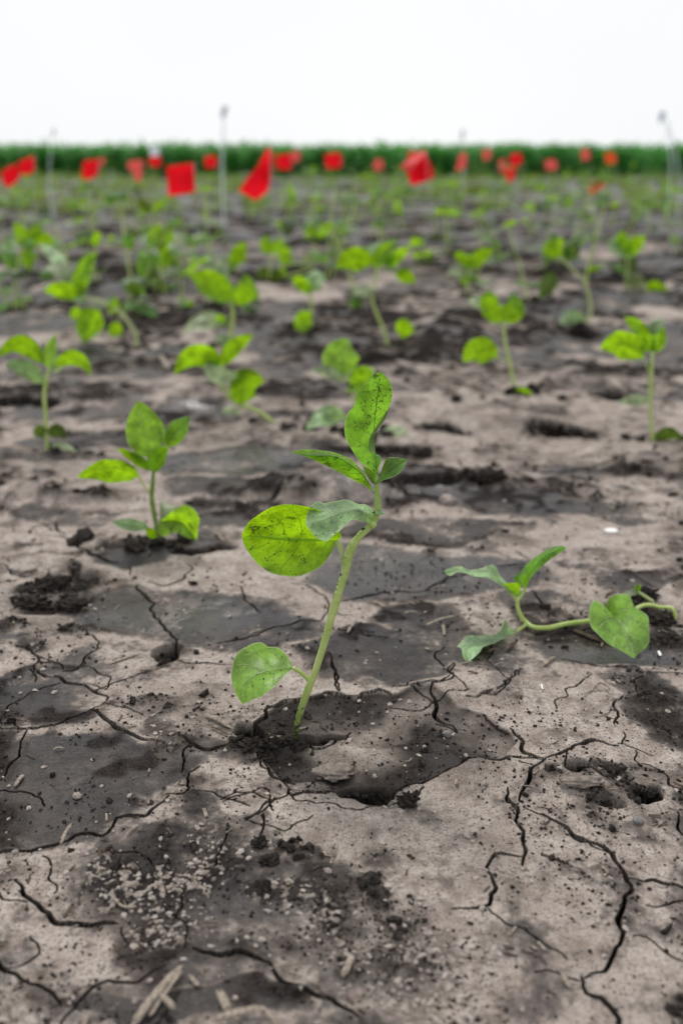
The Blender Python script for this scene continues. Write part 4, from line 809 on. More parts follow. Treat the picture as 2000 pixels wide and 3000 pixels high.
# the fallen seedling on the right
ZN = Z(1250, 1550, 2.0907)
nb = G(*ZN([(1505, 492)])[0]); nb[2] = gz(nb[0], nb[1])
NE = empty("seedling", nb); tag(NE, "fallen seedling lying flat on dark wet mud at the right, its tip turned up", "seedling", GRP)
lie = []
for x, y in ZN([(1540, 520), (1512, 494), (1430, 474), (1330, 474), (1200, 505), (990, 546), (860, 576), (740, 596), (650, 592), (605, 572)]):
    g = G(x, y, .004); lie.append(np.array((g[0], g[1], min(gz(g[0], g[1]), .004) + .0042)))
lie[0][2] -= .02
YN = lie[-1][1]
up_ = [P(x, y, YN + .001 * i) for i, (x, y) in enumerate(ZN([(568, 520), (552, 455), (560, 415)]))]
km = dist_at(YN) / FP / 2.09
tube("stem", lie + up_, np.array([11, 12, 12, 13, 14, 14, 15, 15, 15, 15, 14, 13, 11]) * km, M['stem'], NE, 10, 60)
tube("stem", [P(x, y, YN + .003) for x, y in ZN([(556, 450), (528, 410), (500, 378), (450, 335)])], np.array([12, 10, 9, 7]) * km, M['stem'], NE, 8, 16)
tube("stem", [P(x, y, YN + .003) for x, y in ZN([(562, 430), (582, 400), (604, 360)])], np.array([11, 10, 8]) * km, M['stem'], NE, 8, 12)
leaf(ZN([(552, 410), (500, 350), (440, 318), (390, 290), (330, 272), (250, 258), (180, 250), (104, 258)]), ZN([(570, 395), (562, 338), (490, 325), (435, 258), (378, 230), (310, 245), (240, 234), (160, 234), (104, 255)]), ZN([(548, 412), (445, 338), (392, 310), (345, 290), (280, 284), (195, 264), (140, 286), (104, 261)]),
     YN + .002, YN - .01, .016, -.006, M['leaf_glaucous'], NE, nu=34, nv=6, wave=.10, label="curled leaf with a withered pale tip")
leaf(ZN([(556, 412), (545, 370), (500, 338), (462, 336)]), ZN([(568, 400), (570, 350), (540, 328), (462, 335)]), ZN([(550, 412), (520, 385), (490, 352), (462, 336)]), YN - .004, YN - .006, -.004, .002, M['leaf'], NE, nu=16, nv=4)
leaf(ZN([(598, 368), (625, 285), (700, 195), (780, 138), (852, 118)]), ZN([(588, 358), (570, 290), (600, 228), (660, 174), (760, 114), (830, 104), (852, 118)]), ZN([(608, 355), (640, 292), (690, 240), (760, 182), (852, 118)]),
     YN + .002, YN + .008, .012, -.002, M['leaf'], NE, nu=30, nv=6, wave=.02)
leaf(ZN([(575, 355), (552, 300), (556, 258)]), ZN([(570, 345), (530, 310), (556, 258)]), ZN([(580, 350), (572, 300), (556, 258)]), YN + .005, YN + .008, .002, 0, M['leaf_young'], NE, nu=12, nv=3)
yt = gy(*ZN([(255, 815)])[0]) 
n4 = leaf(ZN([(548, 632), (470, 655), (390, 682), (300, 705), (240, 745), (255, 814)]), ZN([(545, 625), (500, 600), (482, 545), (455, 612), (390, 650), (250, 664), (200, 700), (178, 745), (200, 790), (255, 814)]), ZN([(546, 637), (480, 662), (410, 702), (350, 716), (318, 760), (255, 814)]),
     gy(*ZN([(548, 640)])[0]) - .004, yt - .004, .014, -.004, M['leaf_glaucous'], NE, nu=30, nv=6, wave=.06, label="leaf lying on the mud with a soiled middle")
tube("petiole", [P(x, y, YN - .004) for x, y in ZN([(605, 585), (575, 610), (545, 632)])], np.array([11, 10, 12]) * km, M['stem'], n4, 8, 10)
ytip = gy(*ZN([(1265, 795)])[0]); yst = gy(*ZN([(1150, 520)])[0])
leaf(ZN([(1092, 486), (1130, 530), (1170, 575), (1210, 640), (1248, 720), (1265, 792)]), ZN([(1092, 486), (1105, 440), (1125, 415), (1180, 398), (1240, 410), (1268, 470), (1350, 525), (1356, 610), (1356, 700), (1310, 752), (1265, 792)]), ZN([(1092, 486), (1072, 455), (1050, 443), (1010, 448), (990, 520), (1010, 600), (1060, 660), (1120, 712), (1190, 746), (1265, 792)]),
     yst - .014, ytip - .003, .010, -.004, M['leaf_clean'], NE, nu=40, nv=8, wave=.03, bulge=.1, label="broad heart shaped leaf hanging over the fallen stem with a soil smear")
tube("petiole", [P(x, y, yst + .012) for x, y in ZN([(1385, 448), (1330, 410), (1290, 385)])], np.array([12, 11, 9]) * km, M['stem_pale'], NE, 8, 12)
leaf(ZN([(1300, 395), (1250, 392), (1185, 405)]), ZN([(1300, 380), (1255, 365), (1185, 402)]), ZN([(1290, 400), (1240, 410), (1185, 405)]), yst + .012, yst + .004, .004, -.003, M['leaf_pale'], NE, nu=12, nv=3, label="withered grey leaf")
leaf(ZN([(1292, 388), (1285, 360), (1296, 332)]), ZN([(1280, 380), (1268, 355), (1296, 332)]), ZN([(1300, 388), (1308, 360), (1296, 332)]), yst + .012, yst + .012, .002, 0, M['leaf'], NE, nu=12, nv=3, label="yellow leaf tip")

# ================================================================== SEEDLINGS FURTHER BACK: copies of a few kinds
def leaf3d(base, az, el, Ln, W, droop, fold=0.25, seed=0, nu=9, nv=2):
    base = np.array(base, float); d = np.array((math.cos(az), math.sin(az), 0)); sd_ = np.array((-math.sin(az), math.cos(az), 0))
    mid, up, low = [], [], []; p = base.copy(); e = el; n = 9
    for i in range(n):
        u = i / (n - 1); k = math.sin(math.pi * u ** .8) ** .75 if 0 < u < 1 else 0
        dirv = d * math.cos(e) + np.array((0, 0, 1)) * math.sin(e); nrm = np.cross(dirv, sd_)
        mid.append(p.copy()); up.append(p + sd_ * W * k - nrm * W * k * fold); low.append(p - sd_ * W * k - nrm * W * k * fold)
        p = p + dirv * Ln / (n - 1); e -= droop / (n - 1)
    return leaf_arrays(mid, up, low, nu, nv, .1, .08, seed)
def make_proto(seed, kind):
    """arrays of stem and leaves round the origin"""
    r = np.random.default_rng(seed); h = r.uniform(.09, .16) if kind != 'low' else r.uniform(.03, .06)
    lean = r.uniform(-.5, .5, 2) * h * (1.6 if kind == 'low' else .6); parts = []
    ph = [np.array((0, 0, -.012)), np.array((lean[0] * .2, lean[1] * .2, h * .35)), np.array((lean[0] * .6, lean[1] * .6, h * .72)), np.array((lean[0], lean[1], h))]
    path = resample(ph, 9)
    V, F = tube_arrays(path, np.linspace(.0026, .0014, 9), 5); parts.append((V, F, np.zeros((len(V), 2)), 'stem'))
    az = r.uniform(0, 6.28)
    for t, ln, n in ((.35, .036, 2), (.72, .052, 2), (1.0, .042, 2), (1.0, .03, 1)):
        for q in range(n):
            if r.random() < .2: continue
            b = path[min(int(t * 8), 8)]; a = az + q * math.pi + r.normal(0, .35)
            el = r.uniform(-.2, .9) if t < 1 else r.uniform(.3, 1.3)
            V, F, U = leaf3d(b, a, el, ln * r.uniform(.6, 1.5), ln * r.uniform(.22, .42), r.uniform(.2, 2.6), r.uniform(-.1, .6), int(r.integers(1e6)))
            parts.append((V, F, U, 'leaf'))
        az += math.pi / 2 + r.normal(0, .3)
    return parts
PROT = []; SEEDPOS = []
for k in range(14):
    parts = make_proto(100 + k, 'low' if k in (3, 7, 11) else 'up'); ms = []
    for V, F, U, nm in parts:
        me = bpy.data.meshes.new(nm); me.from_pydata(V.tolist(), [], [tuple(map(int, f)) for f in F])
        me.materials.append(M['stem'] if nm == 'stem' else M[('far', 'leaf', 'leaf_glaucous', 'far', 'leaf', 'leaf_dull')[(k + len(ms)) % 6] if k not in (5, 9, 11) else ('leaf_dull', 'leaf')[len(ms) % 2]])
        ul = me.uv_layers.new(name="UVMap"); li = np.empty(len(me.loops), np.int32); me.loops.foreach_get("vertex_index", li); ul.data.foreach_set("uv", U.astype(np.float32)[li].ravel())
        me.polygons.foreach_set("use_smooth", [True] * len(me.polygons)); ms.append((nm, me))
    # a single mesh of the same plant for places too far off to show parts
    off = 0; VV, FF, UU, MI = [], [], [], []
    for V, F, U, nm in parts:
        VV.append(V); UU.append(U); FF += [tuple(int(i) + off for i in f) for f in F]; MI += [0 if nm == 'stem' else 1] * len(F); off += len(V)
    me = bpy.data.meshes.new("seedling"); me.from_pydata(np.vstack(VV).tolist(), [], FF)
    me.materials.append(M['stem']); me.materials.append(M['far']); me.polygons.foreach_set("material_index", MI)
    ul = me.uv_layers.new(name="UVMap"); li = np.empty(len(me.loops), np.int32); me.loops.foreach_get("vertex_index", li); ul.data.foreach_set("uv", np.vstack(UU).astype(np.float32)[li].ravel())
    me.polygons.foreach_set("use_smooth", [True] * len(me.polygons))
    PROT.append((ms, me))
def place(k, x, y, rot, sc, label, group, parts=True, tilt=0.0):
    ms, whole = PROT[k]; z = gz(x, y); SEEDPOS.append((x, y, sc))
    if parts:
        e = empty("seedling", (x, y, z))
        for nm, me in ms:
            o = bpy.data.objects.new(nm, me); COL.objects.link(o); o.parent = e
    else:
        e = bpy.data.objects.new("seedling", whole); COL.objects.link(e); e.location = (x, y, z)
    e.rotation_euler = (tilt * .5, tilt, rot); e.scale = (sc,) * 3
    tag(e, label, "seedling", group); return e
# mid distance: each where the photograph has one (x, foot y)
ZQ1, ZQ2, ZQ3 = Z(0, 560, 2.24), Z(650, 560, 2.24), Z(1300, 560, 2.24)
MID = ZQ1([(500, 290), (640, 260), (1010, 270), (1010, 370), (750, 200), (160, 200), (1100, 140), (1160, 240), (1360, 270), (600, 360), (20, 340), (310, 150), (470, 120)]) + ZQ2([(290, 210), (480, 240), (340, 420), (570, 360), (630, 400), (880, 210), (980, 300), (800, 280), (1140, 150), (1350, 220), (1400, 330), (1480, 380), (1370, 480), (1050, 300), (1190, 250), (180, 190), (860, 110), (1500, 140), (620, 210)]) + ZQ3([(220, 320), (540, 280), (570, 320), (780, 240), (970, 250), (1110, 220), (1340, 300), (1220, 230), (1560, 180), (640, 250), (100, 200), (260, 250), (30, 370), (1420, 230), (880, 170), (1540, 420)])
MIDG = "blurred seedlings in the middle of the field"
rs = np.random.default_rng(5)
for i, (px, py) in enumerate(MID):
    g = G(px, py); k = i % 14
    place(k, g[0], g[1], rs.uniform(0, 6.28), rs.uniform(1.0, 1.5), "small out of focus seedling between the near plants and the red flags", MIDG, True, rs.normal(0, .15))
FARG = "distant seedlings beyond the nearest red flags"
nf = 0; spots = []
for i in range(52):
    y = rs.uniform(1.9, 4.3); x = rs.uniform(-.36, .36) * dist_at(y)
    place(int(rs.integers(14)), x, y, rs.uniform(0, 6.28), rs.uniform(.8, 1.5), "small out of focus seedling between the near plants and the red flags", MIDG, True, rs.normal(0, .2))
while nf < 180:
    py = 482 + 160 * rs.random() ** 1.25; px = rs.uniform(-150, 2150)
    y = gy(px, max(py, 524)) if py < 524 else gy(px, py)
    y = y * rs.uniform(.93, 1.07)
    if y > 19.5 or y < 4.2: continue
    x = (px - 1000) / FP * dist_at(y); spots.append((x, y)); nf += 1
for i, (x, y) in enumerate(spots):
    place(int(rs.integers(14)), x, y, rs.uniform(0, 6.28), rs.uniform(1.0, 1.6), "tiny blurred seedling in the far part of the field before the green crop", FARG, False, rs.normal(0, .2))
# to both sides of the view, so that the rows carry on
for i in range(18):
    y = rs.uniform(.8, 4); x = (0.36 * dist_at(y) + rs.uniform(.05, .4)) * rs.choice([-1, 1])
    place(int(rs.integers(14)), x, y, rs.uniform(0, 6.28), rs.uniform(.8, 1.15), "seedling growing beside the view", "seedlings beside the view", False)
# low weeds in the far field: nobody could count these
def quads(pos, az, el, ln, wd):
    n = len(pos); d = np.stack([np.cos(az) * np.cos(el), np.sin(az) * np.cos(el), np.sin(el)], 1); s_ = np.stack([-np.sin(az), np.cos(az), 0 * az], 1)
    a = pos; b = pos + d * (ln * .5)[:, None] + s_ * (wd * .5)[:, None]; c = pos + d * ln[:, None] - np.array((0, 0, .25)) * ln[:, None]; e = pos + d * (ln * .5)[:, None] - s_ * (wd * .5)[:, None]
    V = np.stack([a, b, c, e], 1).reshape(-1, 3); F = np.arange(4 * n).reshape(-1, 4)
    U = np.tile(np.array([(0, .5), (.5, 1), (1, .5), (.5, 0)]), (n, 1)); return V, F, U
n = 2500; yy = 5.6 + 14.0 * rs.random(n) ** .85; xx = rs.uniform(-.52, .52, n) * (yy + .5)
keep = perlin(xx * 1.1, yy * .6, 11) + rs.normal(0, .2, n) > 0.0; xx, yy = xx[keep], yy[keep]; n = len(xx)
k = 14; px_ = np.repeat(xx, k) + rs.normal(0, .028, n * k); py_ = np.repeat(yy, k) + rs.normal(0, .028, n * k); pz_ = ground_z(px_, py_) + np.abs(rs.normal(0, .035, n * k))
V, F, U = quads(np.stack([px_, py_, pz_], 1), rs.uniform(0, 6.28, n * k), rs.uniform(-.1, 1.1, n * k), rs.uniform(.025, .075, n * k), rs.uniform(.015, .04, n * k))
tag(big_mesh("weeds", V, F, [M['weed'], M['far']], True, np.repeat(rs.random(n) < .4, k), U), "low yellowish green weeds covering the far field before the crop", "weeds", kind="stuff")

# ================================================================== THE GREEN CROP AT THE FIELD'S EDGE
r2 = np.random.default_rng(9)
VV, FF, UU = [], [], []; off = 0
n = 5200; cy = 20.0 + 7 * r2.random(n) ** 1.6; cx = r2.uniform(-15, 15, n); chh = 0.59 + .05 * perlin(cx * .8, cy * .8, 3) + r2.normal(0, .045, n)
for lev in range(8):
    for side_ in range(2):
        base = np.stack([cx + r2.normal(0, .03, n), cy + r2.normal(0, .03, n), chh * (0.10 + .105 * lev + r2.normal(0, .02, n))], 1)
        az = r2.uniform(0, 6.28, n); ln = r2.uniform(.14, .30, n) * (1 if lev < 6 else .8); wd = r2.uniform(.03, .06, n); el = r2.uniform(.4, 1.25, n)
        pts = []; p = base.copy(); e = el.copy(); sd_ = np.stack([-np.sin(az), np.cos(az), 0 * az], 1)
        for q in range(5):
            u = q / 4; ww = wd * (0.6 + .8 * u if u < .5 else 2.0 * (1 - u)) + .002
            pts.append(p + sd_ * ww[:, None] * .5); pts.append(p - sd_ * ww[:, None] * .5)
            p = p + np.stack([np.cos(az) * np.cos(e), np.sin(az) * np.cos(e), np.sin(e)], 1) * (ln / 4)[:, None]; e = e - r2.uniform(.25, .65, n)
        V = np.stack(pts, 1); V[..., 2] = np.minimum(V[..., 2], chh[:, None] * 1.03 + .02); f = np.array([(2 * q, 2 * q + 1, 2 * q + 3, 2 * q + 2) for q in range(4)])
        FF.append((f[None] + (np.arange(n) * 10)[:, None, None] + off).reshape(-1, 4)); VV.append(V.reshape(-1, 3)); off += n * 10
        UU.append(np.tile(np.array([(q / 4, s_) for q in range(5) for s_ in (1, 0)]), (n, 1)))
# stalks
sx = np.stack([cx, cy, 0 * cx], 1)
V = np.stack([sx + (-.008, 0, 0), sx + (.008, 0, 0), sx + (.004, 0, 0) + np.stack([0 * cx, 0 * cx, chh * .85], 1), sx + (-.004, 0, 0) + np.stack([0 * cx, 0 * cx, chh * .85], 1)], 1).reshape(-1, 3)
FF.append(np.arange(4 * n).reshape(-1, 4) + off); VV.append(V); UU.append(np.full((4 * n, 2), .5))
tag(big_mesh("crop", np.vstack(VV), np.vstack(FF), M['crop'], True, None, np.vstack(UU)), "dense dark green leafy crop along the far edge of the field", "crop", kind="stuff")

# ================================================================== MARKER FLAGS AND STAKES
ZF1, ZF2 = Z(0, 250, 1.568), Z(1000, 250, 1.568)
def flag(z, pts, foot, Y, m, label, wire_at=None, curl=.012, group="marker flags on thin wires"):
    """a thin vinyl flag on a wire; pts = its outline in the crop, foot = x where the wire meets the soil"""
    q = z(pts); c = np.mean(q, 0); fx = z([foot])[0][0]
    gx = (fx - 1000) / FP * dist_at(Y); zz = gz(gx, Y)
    e = empty("marker_flag", (gx, Y, zz)); tag(e, label, "marker flag", group)
    out3 = resample(np.array([P(x, y, Y) for x, y in q + [q[0]]]) if False else np.array([P(x, y, Y) for x, y in q]), len(q))
    o3 = [P(x, y, Y) for x, y in q]; nq = len(q)
    # rings from the outline to the middle so that the sheet can bow
    mid3 = np.mean(o3, 0); V = []; F = []; rings = 6; dense = []
    for i in range(nq):
        a, b = np.array(o3[i]), np.array(o3[(i + 1) % nq])
        for t in np.linspace(0, 1, 6, endpoint=False): dense.append(a + (b - a) * t)
    nd = len(dense); wdt = np.ptp([p[0] for p in dense])
    for r_ in range(rings):
        s_ = 1 - r_ / rings
        for p in dense:
            w_ = mid3 + (p - mid3) * s_; w_ = w_ + np.array((0, curl * math.sin((w_[0] - mid3[0]) / (wdt + 1e-6) * 4.2 + 1.2) + .3 * curl * math.sin((w_[2] - mid3[2]) / (wdt + 1e-6) * 5), 0)); V.append(w_)
    V.append(mid3 + np.array((0, curl * math.sin(1.2), 0)))
    for r_ in range(rings - 1):
        for i in range(nd): F.append((r_ * nd + i, r_ * nd + (i + 1) % nd, (r_ + 1) * nd + (i + 1) % nd, (r_ + 1) * nd + i))
    F += [((rings - 1) * nd + i, (rings - 1) * nd + (i + 1) % nd, len(V) - 1) for i in range(nd)]
    mk("flag_sheet", V, F, M[m], e)
    wx_, wy_ = z([wire_at or pts[0]])[0]
    top = P(wx_, wy_, Y + .002)
    tube("wire", [(gx, Y, zz - .05), ((gx + top[0]) / 2 + .004, Y, (zz + top[2]) / 2), top], [.0011, .0011, .0011], M['wire'], e, 6, 12)
flag(ZF1, [(5, 398), (62, 362), (98, 405), (88, 432), (42, 470), (22, 455)], (70, 0), 4.6, 'red', "tilted red flag at the left edge, lower of the two touching ones", (95, 405))
flag(ZF1, [(85, 352), (155, 322), (163, 395), (120, 412), (98, 405)], (160, 0), 5.2, 'red', "red flag just right of and above the one at the left edge", (160, 325))
flag(ZF1, [(385, 348), (440, 340), (455, 352), (450, 410), (402, 436), (378, 425)], (452, 0), 5.3, 'red', "small red flag in front of the crop, third from the left", (455, 350))
flag(ZF1, [(455, 335), (482, 332), (480, 362), (460, 368)], (458, 0), 9.0, 'pink', "faint tiny red flag peeping out behind the third one from the left", (457, 335))
flag(ZF1, [(588, 350), (655, 342), (658, 380), (648, 435), (622, 442), (612, 395), (590, 385)], (655, 0), 6.4, 'pink', "faded folded red flag hanging down, left of the white one", (656, 345))
flag(ZF1, [(685, 330), (738, 326), (742, 368), (715, 376), (686, 365)], (738, 0), 7.0, 'red', "red flag right under the small white flag", (738, 328))
flag(ZF1, [(690, 282), (732, 278), (734, 322), (692, 326)], (692, 0), 7.2, 'whiteflag', "small white flag against the top of the crop", (692, 280))
flag(ZF1, [(768, 372), (888, 356), (900, 490), (778, 508)], (893, 0), 3.25, 'red', "large square red flag, nearest of those left of the tall stake", (893, 357), .018)
flag(ZF1, [(938, 330), (985, 320), (1000, 345), (992, 375), (945, 380)], (998, 0), 7.4, 'red', "round looking small red flag just left of the tall stake", (998, 345))
flag(ZF1, [(1222, 288), (1248, 292), (1250, 345), (1240, 440), (1225, 490), (1172, 530), (1105, 482), (1140, 425), (1180, 370)], (1250, 0), 3.0, 'red', "large red flag twisted into a triangle, right of the tall stake", (1240, 286), .04)
flag(ZF1, [(1265, 322), (1330, 314), (1342, 345), (1335, 388), (1270, 382)], (1338, 0), 5.6, 'red', "red flag beside the twisted triangular one", (1340, 345))
flag(ZF1, [(1332, 306), (1376, 300), (1380, 345), (1345, 352)], (1378, 0), 8.2, 'pink', "smaller faded flag overlapping the one beside the triangle", (1377, 300))
flag(ZF1, [(1492, 318), (1555, 306), (1572, 335), (1565, 378), (1498, 382)], (1570, 0), 6.2, 'red', "red flag at the middle of the row standing on its own", (1571, 335))
flag(ZF2, [(272, 372), (330, 325), (385, 298), (412, 360), (425, 420), (385, 445), (318, 460), (300, 405)], (395, 0), 3.0, 'red', "large red flag folded like a box, right of the middle", (390, 298), .05)
flag(ZF2, [(300, 330), (312, 304), (345, 300), (345, 345)], (346, 0), 6.0, 'orange', "orange corner of a flag showing behind the large folded red one", (346, 302))
flag(ZF2, [(148, 345), (188, 338), (192, 385), (150, 392)], (190, 0), 9.5, 'pink', "faint small flag low before the crop, left of the large folded one", (190, 340))
flag(ZF2, [(545, 315), (572, 306), (575, 365), (548, 392), (522, 388)], (574, 0), 6.2, 'pink', "narrow slanted red flag beside a thin stake", (573, 308))
flag(ZF2, [(646, 298), (684, 292), (686, 336), (650, 345)], (686, 0), 9.0, 'pink', "faint red flag high against the crop, right of the narrow slanted one", (685, 292))
flag(ZF2, [(720, 345), (752, 340), (755, 392), (724, 400)], (754, 0), 8.0, 'pink', "pale pink flag, leftmost of three overlapping flags", (754, 342))
flag(ZF2, [(772, 320), (820, 310), (832, 345), (810, 372), (774, 366)], (830, 0), 6.6, 'red', "bright red flag, topmost of three overlapping flags", (831, 342))
flag(ZF2, [(748, 380), (795, 376), (798, 410), (782, 442), (752, 438)], (797, 0), 6.0, 'red', "red flag, lowest of three overlapping flags", (796, 378))
flag(ZF2, [(932, 345), (978, 338), (992, 365), (985, 388), (936, 388)], (990, 0), 7.2, 'pink', "pinkish red flag standing alone in the right half", (991, 362))
flag(ZF2, [(1098, 296), (1136, 290), (1142, 338), (1102, 346)], (1140, 0), 8.6, 'pink', "faint flag left of the orange one at the right", (1140, 292))
flag(ZF2, [(1205, 314), (1248, 306), (1262, 330), (1255, 360), (1212, 360)], (1260, 0), 6.8, 'orange', "small orange flag before the crop at the right", (1261, 330))
flag(ZF2, [(1130, 470), (1160, 440), (1205, 436), (1210, 462), (1175, 480), (1150, 500), (1128, 490)], (1175, 0), 4.8, 'orange', "crumpled orange red flag low down among green plants", (1160, 440))

bx_ = [o for o in COL.objects if o.get("label", "").startswith("large red flag folded like a box")][0]
q = [P(x, y, 3.0 + dy) for (x, y), dy in zip(ZF2([(268, 372), (330, 322), (388, 296), (384, 318), (345, 352), (312, 402)]), (-.03, 0, .02, -.045, -.06, -.05))]
mk("flag_fold", q + [p + np.array((0, .0008, .0004)) for p in q], [tuple(range(6)), tuple(range(11, 5, -1))], M['pink'], bx_, smooth=False)  # paler red stands in for light on the upward-facing fold
def stake(px, ptop, Y, w_, tagpts, label, z, splay=None):
    gx = (px - 1000) / FP * dist_at(Y); zz = gz(gx, Y)
    e = empty("field_stake", (gx, Y, zz)); tag(e, label, "stake", "tall pale stakes with tags")
    top = P(px, ptop, Y)
    if splay:
        tube("leg", [(gx, Y, zz - .1), (gx - .005, Y, (zz + top[2]) / 2), (top[0], Y, top[2])], [w_] * 3, M['stake'], e, 8, 10)
        tube("leg", [(gx + splay, Y, zz - .1), (gx + splay * .6, Y, (zz + top[2]) / 2), (top[0] + w_ * 2, Y, top[2])], [w_] * 3, M['stake'], e, 8, 10)
    else: tube("pole", [(gx, Y, zz - .1), (gx, Y, (zz + top[2]) / 2), (top[0], Y, top[2])], [w_] * 3, M['stake'], e, 8, 10)
    q = [P(x, y, Y - .004) for x, y in z(tagpts)]; V = [p for p in q] + [p + np.array((0, .003, 0)) for p in q]; n_ = len(q)
    F = [tuple(range(n_)), tuple(range(2 * n_ - 1, n_ - 1, -1))] + [(i, (i + 1) % n_, n_ + (i + 1) % n_, n_ + i) for i in range(n_)]
    mk("tag", V, F, M['tag'], e, smooth=False)
stake(657, 330, 4.65, .0036, [(1014, 150), (1020, 105), (1036, 90), (1046, 100), (1040, 130), (1028, 152)], "tall pale stake left of the middle, its tag high above the crop", ZF1)
stake(1950, 350, 4.9, .0027, [(1455, 150), (1464, 122), (1486, 118), (1484, 148), (1462, 180)], "two legged pale stake with a dark blue tag at the right edge", ZF2, .055)
stake(156, 395, 5.4, .0022, [(240, 232), (244, 200), (254, 198), (252, 232)], "faint thin stake in front of the crop at the left", ZF1)
stake(1354, 395, 8.0, .0030, [(545, 250), (552, 205), (564, 200), (560, 250)], "faint stake behind the narrow slanted red flag", ZF2)
# a pale line stretched low across the soil at the right
tag(tube("string", [np.array(((1925 - 1000) / FP * 8.2, 7.6, .10)), np.array((2.9, 7.65, .085)), np.array((3.9, 7.7, .10))], [.004, .004, .004], M['stake'], None, 6, 8, base=(2.9, 7.65, 0)), "pale string stretched low over the soil at the right edge", "string")

# ================================================================== STRAW, CLODS, PEBBLES, CRUMBS
def straw(name, p0, p1, wpx, label, m='straw', group="pieces of straw scattered on the mud", sag=0.0, mid=None, lift=.0012):
    """a split piece of straw lying on the soil between two points of the photograph"""
    pts = [p0] + ([mid] if mid else []) + [p1]; w3 = []
    for x, y in pts:
        g = G(x, y, .002); w3.append(np.array((g[0], g[1], gz(g[0], g[1]) + lift)))
    if len(w3) == 2: w3.insert(1, (w3[0] + w3[1]) / 2 + np.array((0, 0, random.uniform(0, .0012))))
    n = 12; path = resample(w3, n); hw_ = 0.5 * wpx * dist_at(path[:, 1].mean()) / FP
    T = path[-1] - path[0]; T /= np.linalg.norm(T); s_ = np.cross(T, (0, 0, 1)); s_ /= np.linalg.norm(s_); V, F = [], []
    prof = [(-1, 0), (-.6, .5), (-.15, .62), (.3, .5), (.75, .55), (1, .05), (.3, -.25), (-.5, -.25)]; kk = len(prof)
    for i, p in enumerate(path):
        u = i / (n - 1); w_ = hw_ * (min(1, .5 + 4 * u, .45 + 5 * (1 - u))) * (1 + .12 * math.sin(i * 2.3))
        for a, b in prof:
            ext = (random.uniform(-.8, .8) * hw_ if i in (0, n - 1) else 0)
            V.append(p + s_ * a * w_ + np.array((0, 0, b * w_ * .9)) + T * ext)
    F = [(i * kk + k, i * kk + (k + 1) % kk, (i + 1) * kk + (k + 1) % kk, (i + 1) * kk + k) for i in range(n - 1) for k in range(kk)]
    F += [tuple(range(kk - 1, -1, -1)), tuple((n - 1) * kk + k for k in range(kk))]
    g = w3[len(w3) // 2]; b = (g[0], g[1], gz(g[0], g[1]))
    return tag(mk(name, V, F, M[m], None, smooth=False, base=b), label, "straw", group)
def zs(z, *p): return z(p)
ZR2, ZR3, ZR5 = Z(0, 1900, 1.96), Z(0, 2400, 1.568), Z(1200, 1900, 1.96)
def S(z, p0, p1, w_, label, m='straw', mid=None, lift=.0012):
    a, b = z([p0, p1]); straw("straw_piece", a, b, w_ / z.k, label, m, mid=z([mid])[0] if mid else None, lift=lift)
S(ZR2, (88, 795), (135, 735), 26, "short thick pale straw stub beside a crack at the left edge")
S(ZR2, (352, 1138), (412, 1030), 20, "pale straw splinter standing across a long crack at lower left", lift=.003)
S(ZR2, (722, 1080), (795, 1020), 12, "thin pale straw lying right of a long crack at lower left")
S(ZR2, (1185, 392), (1325, 465), 34, "broad frayed straw left of the hole at the tall seedling's foot")
S(ZR2, (1200, 378), (1310, 362), 12, "thin straw just above the broad frayed piece")
S(ZR2, (1215, 465), (1312, 506), 14, "dark rotten straw just below the broad frayed piece", 'straw_dark')
S(ZR2, (1155, 358), (1185, 335), 14, "small pale straw chip above left of the broad frayed piece")
S(ZR2, (310, 592), (372, 586), 14, "stubby brown straw on the dark wet strip at left")
S(ZR3, (612, 940), (832, 688), 46, "longest split straw at the bottom edge, pointing up right", lift=.003)
S(ZR3, (690, 920), (835, 715), 20, "narrow strip split off along the longest straw at the bottom", lift=.004)
S(ZR3, (745, 838), (802, 890), 34, "short straw stub crossing the longest straw at the bottom", lift=.005)
S(ZR3, (1008, 800), (1052, 885), 44, "flat straw chip at the bottom, upright to the long one right of it", lift=.003)
S(ZR3, (985, 920), (1205, 868), 46, "thick straw lying level at the bottom edge", lift=.003)
S(ZR3, (1215, 866), (1285, 940), 34, "straw leaning down right from the thick level one at the bottom", lift=.002)
S(ZR3, (872, 712), (908, 752), 26, "small blurred straw chip above the bottom edge")
S(ZR3, (385, 930), (398, 885), 30, "stub of straw on dark soil at lower left corner")
S(ZR3, (520, 362), (622, 402), 16, "bent straw among pale crusty flecks at lower left", mid=(560, 395))
S(ZR3, (915, 478), (1006, 472), 10, "thin dark straw above the curved crack at the bottom", 'straw_dark')
S(Z(640, 1650, 2.6133), (110, 312), (202, 270), 16, "pale straw lying below the big round leaf")
S(Z(640, 1650, 2.6133), (1180, 300), (1272, 350), 30, "plump pale straw chip on the wet patch right of the tall stem")
S(Z(640, 1650, 2.6133), (988, 562), (1030, 490), 22, "upright pale straw chip right of the tall stem", lift=.002)
S(Z(640, 1650, 2.6133), (330, 1372), (482, 1322), 20, "straw sticking out of the hole at the tall seedling's foot", lift=.004)
S(Z(640, 1650, 2.6133), (292, 1604), (372, 1600), 18, "brown straw left of the flat mud flake")
S(Z(640, 1650, 2.6133), (1420, 1536), (1478, 1508), 10, "thin curved pale fibre on the dark hand shaped patch", mid=(1455, 1532))
S(Z(640, 1650, 2.6133), (1420, 398), (1512, 388), 18, "pale straw right of the plump chip on the wet patch")
S(ZN, (-6, 612), (172, 556), 20, "long straw left of the fallen seedling's ground leaf", lift=.003)
S(ZN, (98, 590), (105, 648), 18, "short straw stub under the long one left of the fallen seedling")
S(ZN, (288, 520), (402, 552), 22, "straw heap piece behind the fallen seedling's ground leaf")
S(ZN, (715, 825), (782, 772), 22, "dull straw below the fallen stem", 'straw')
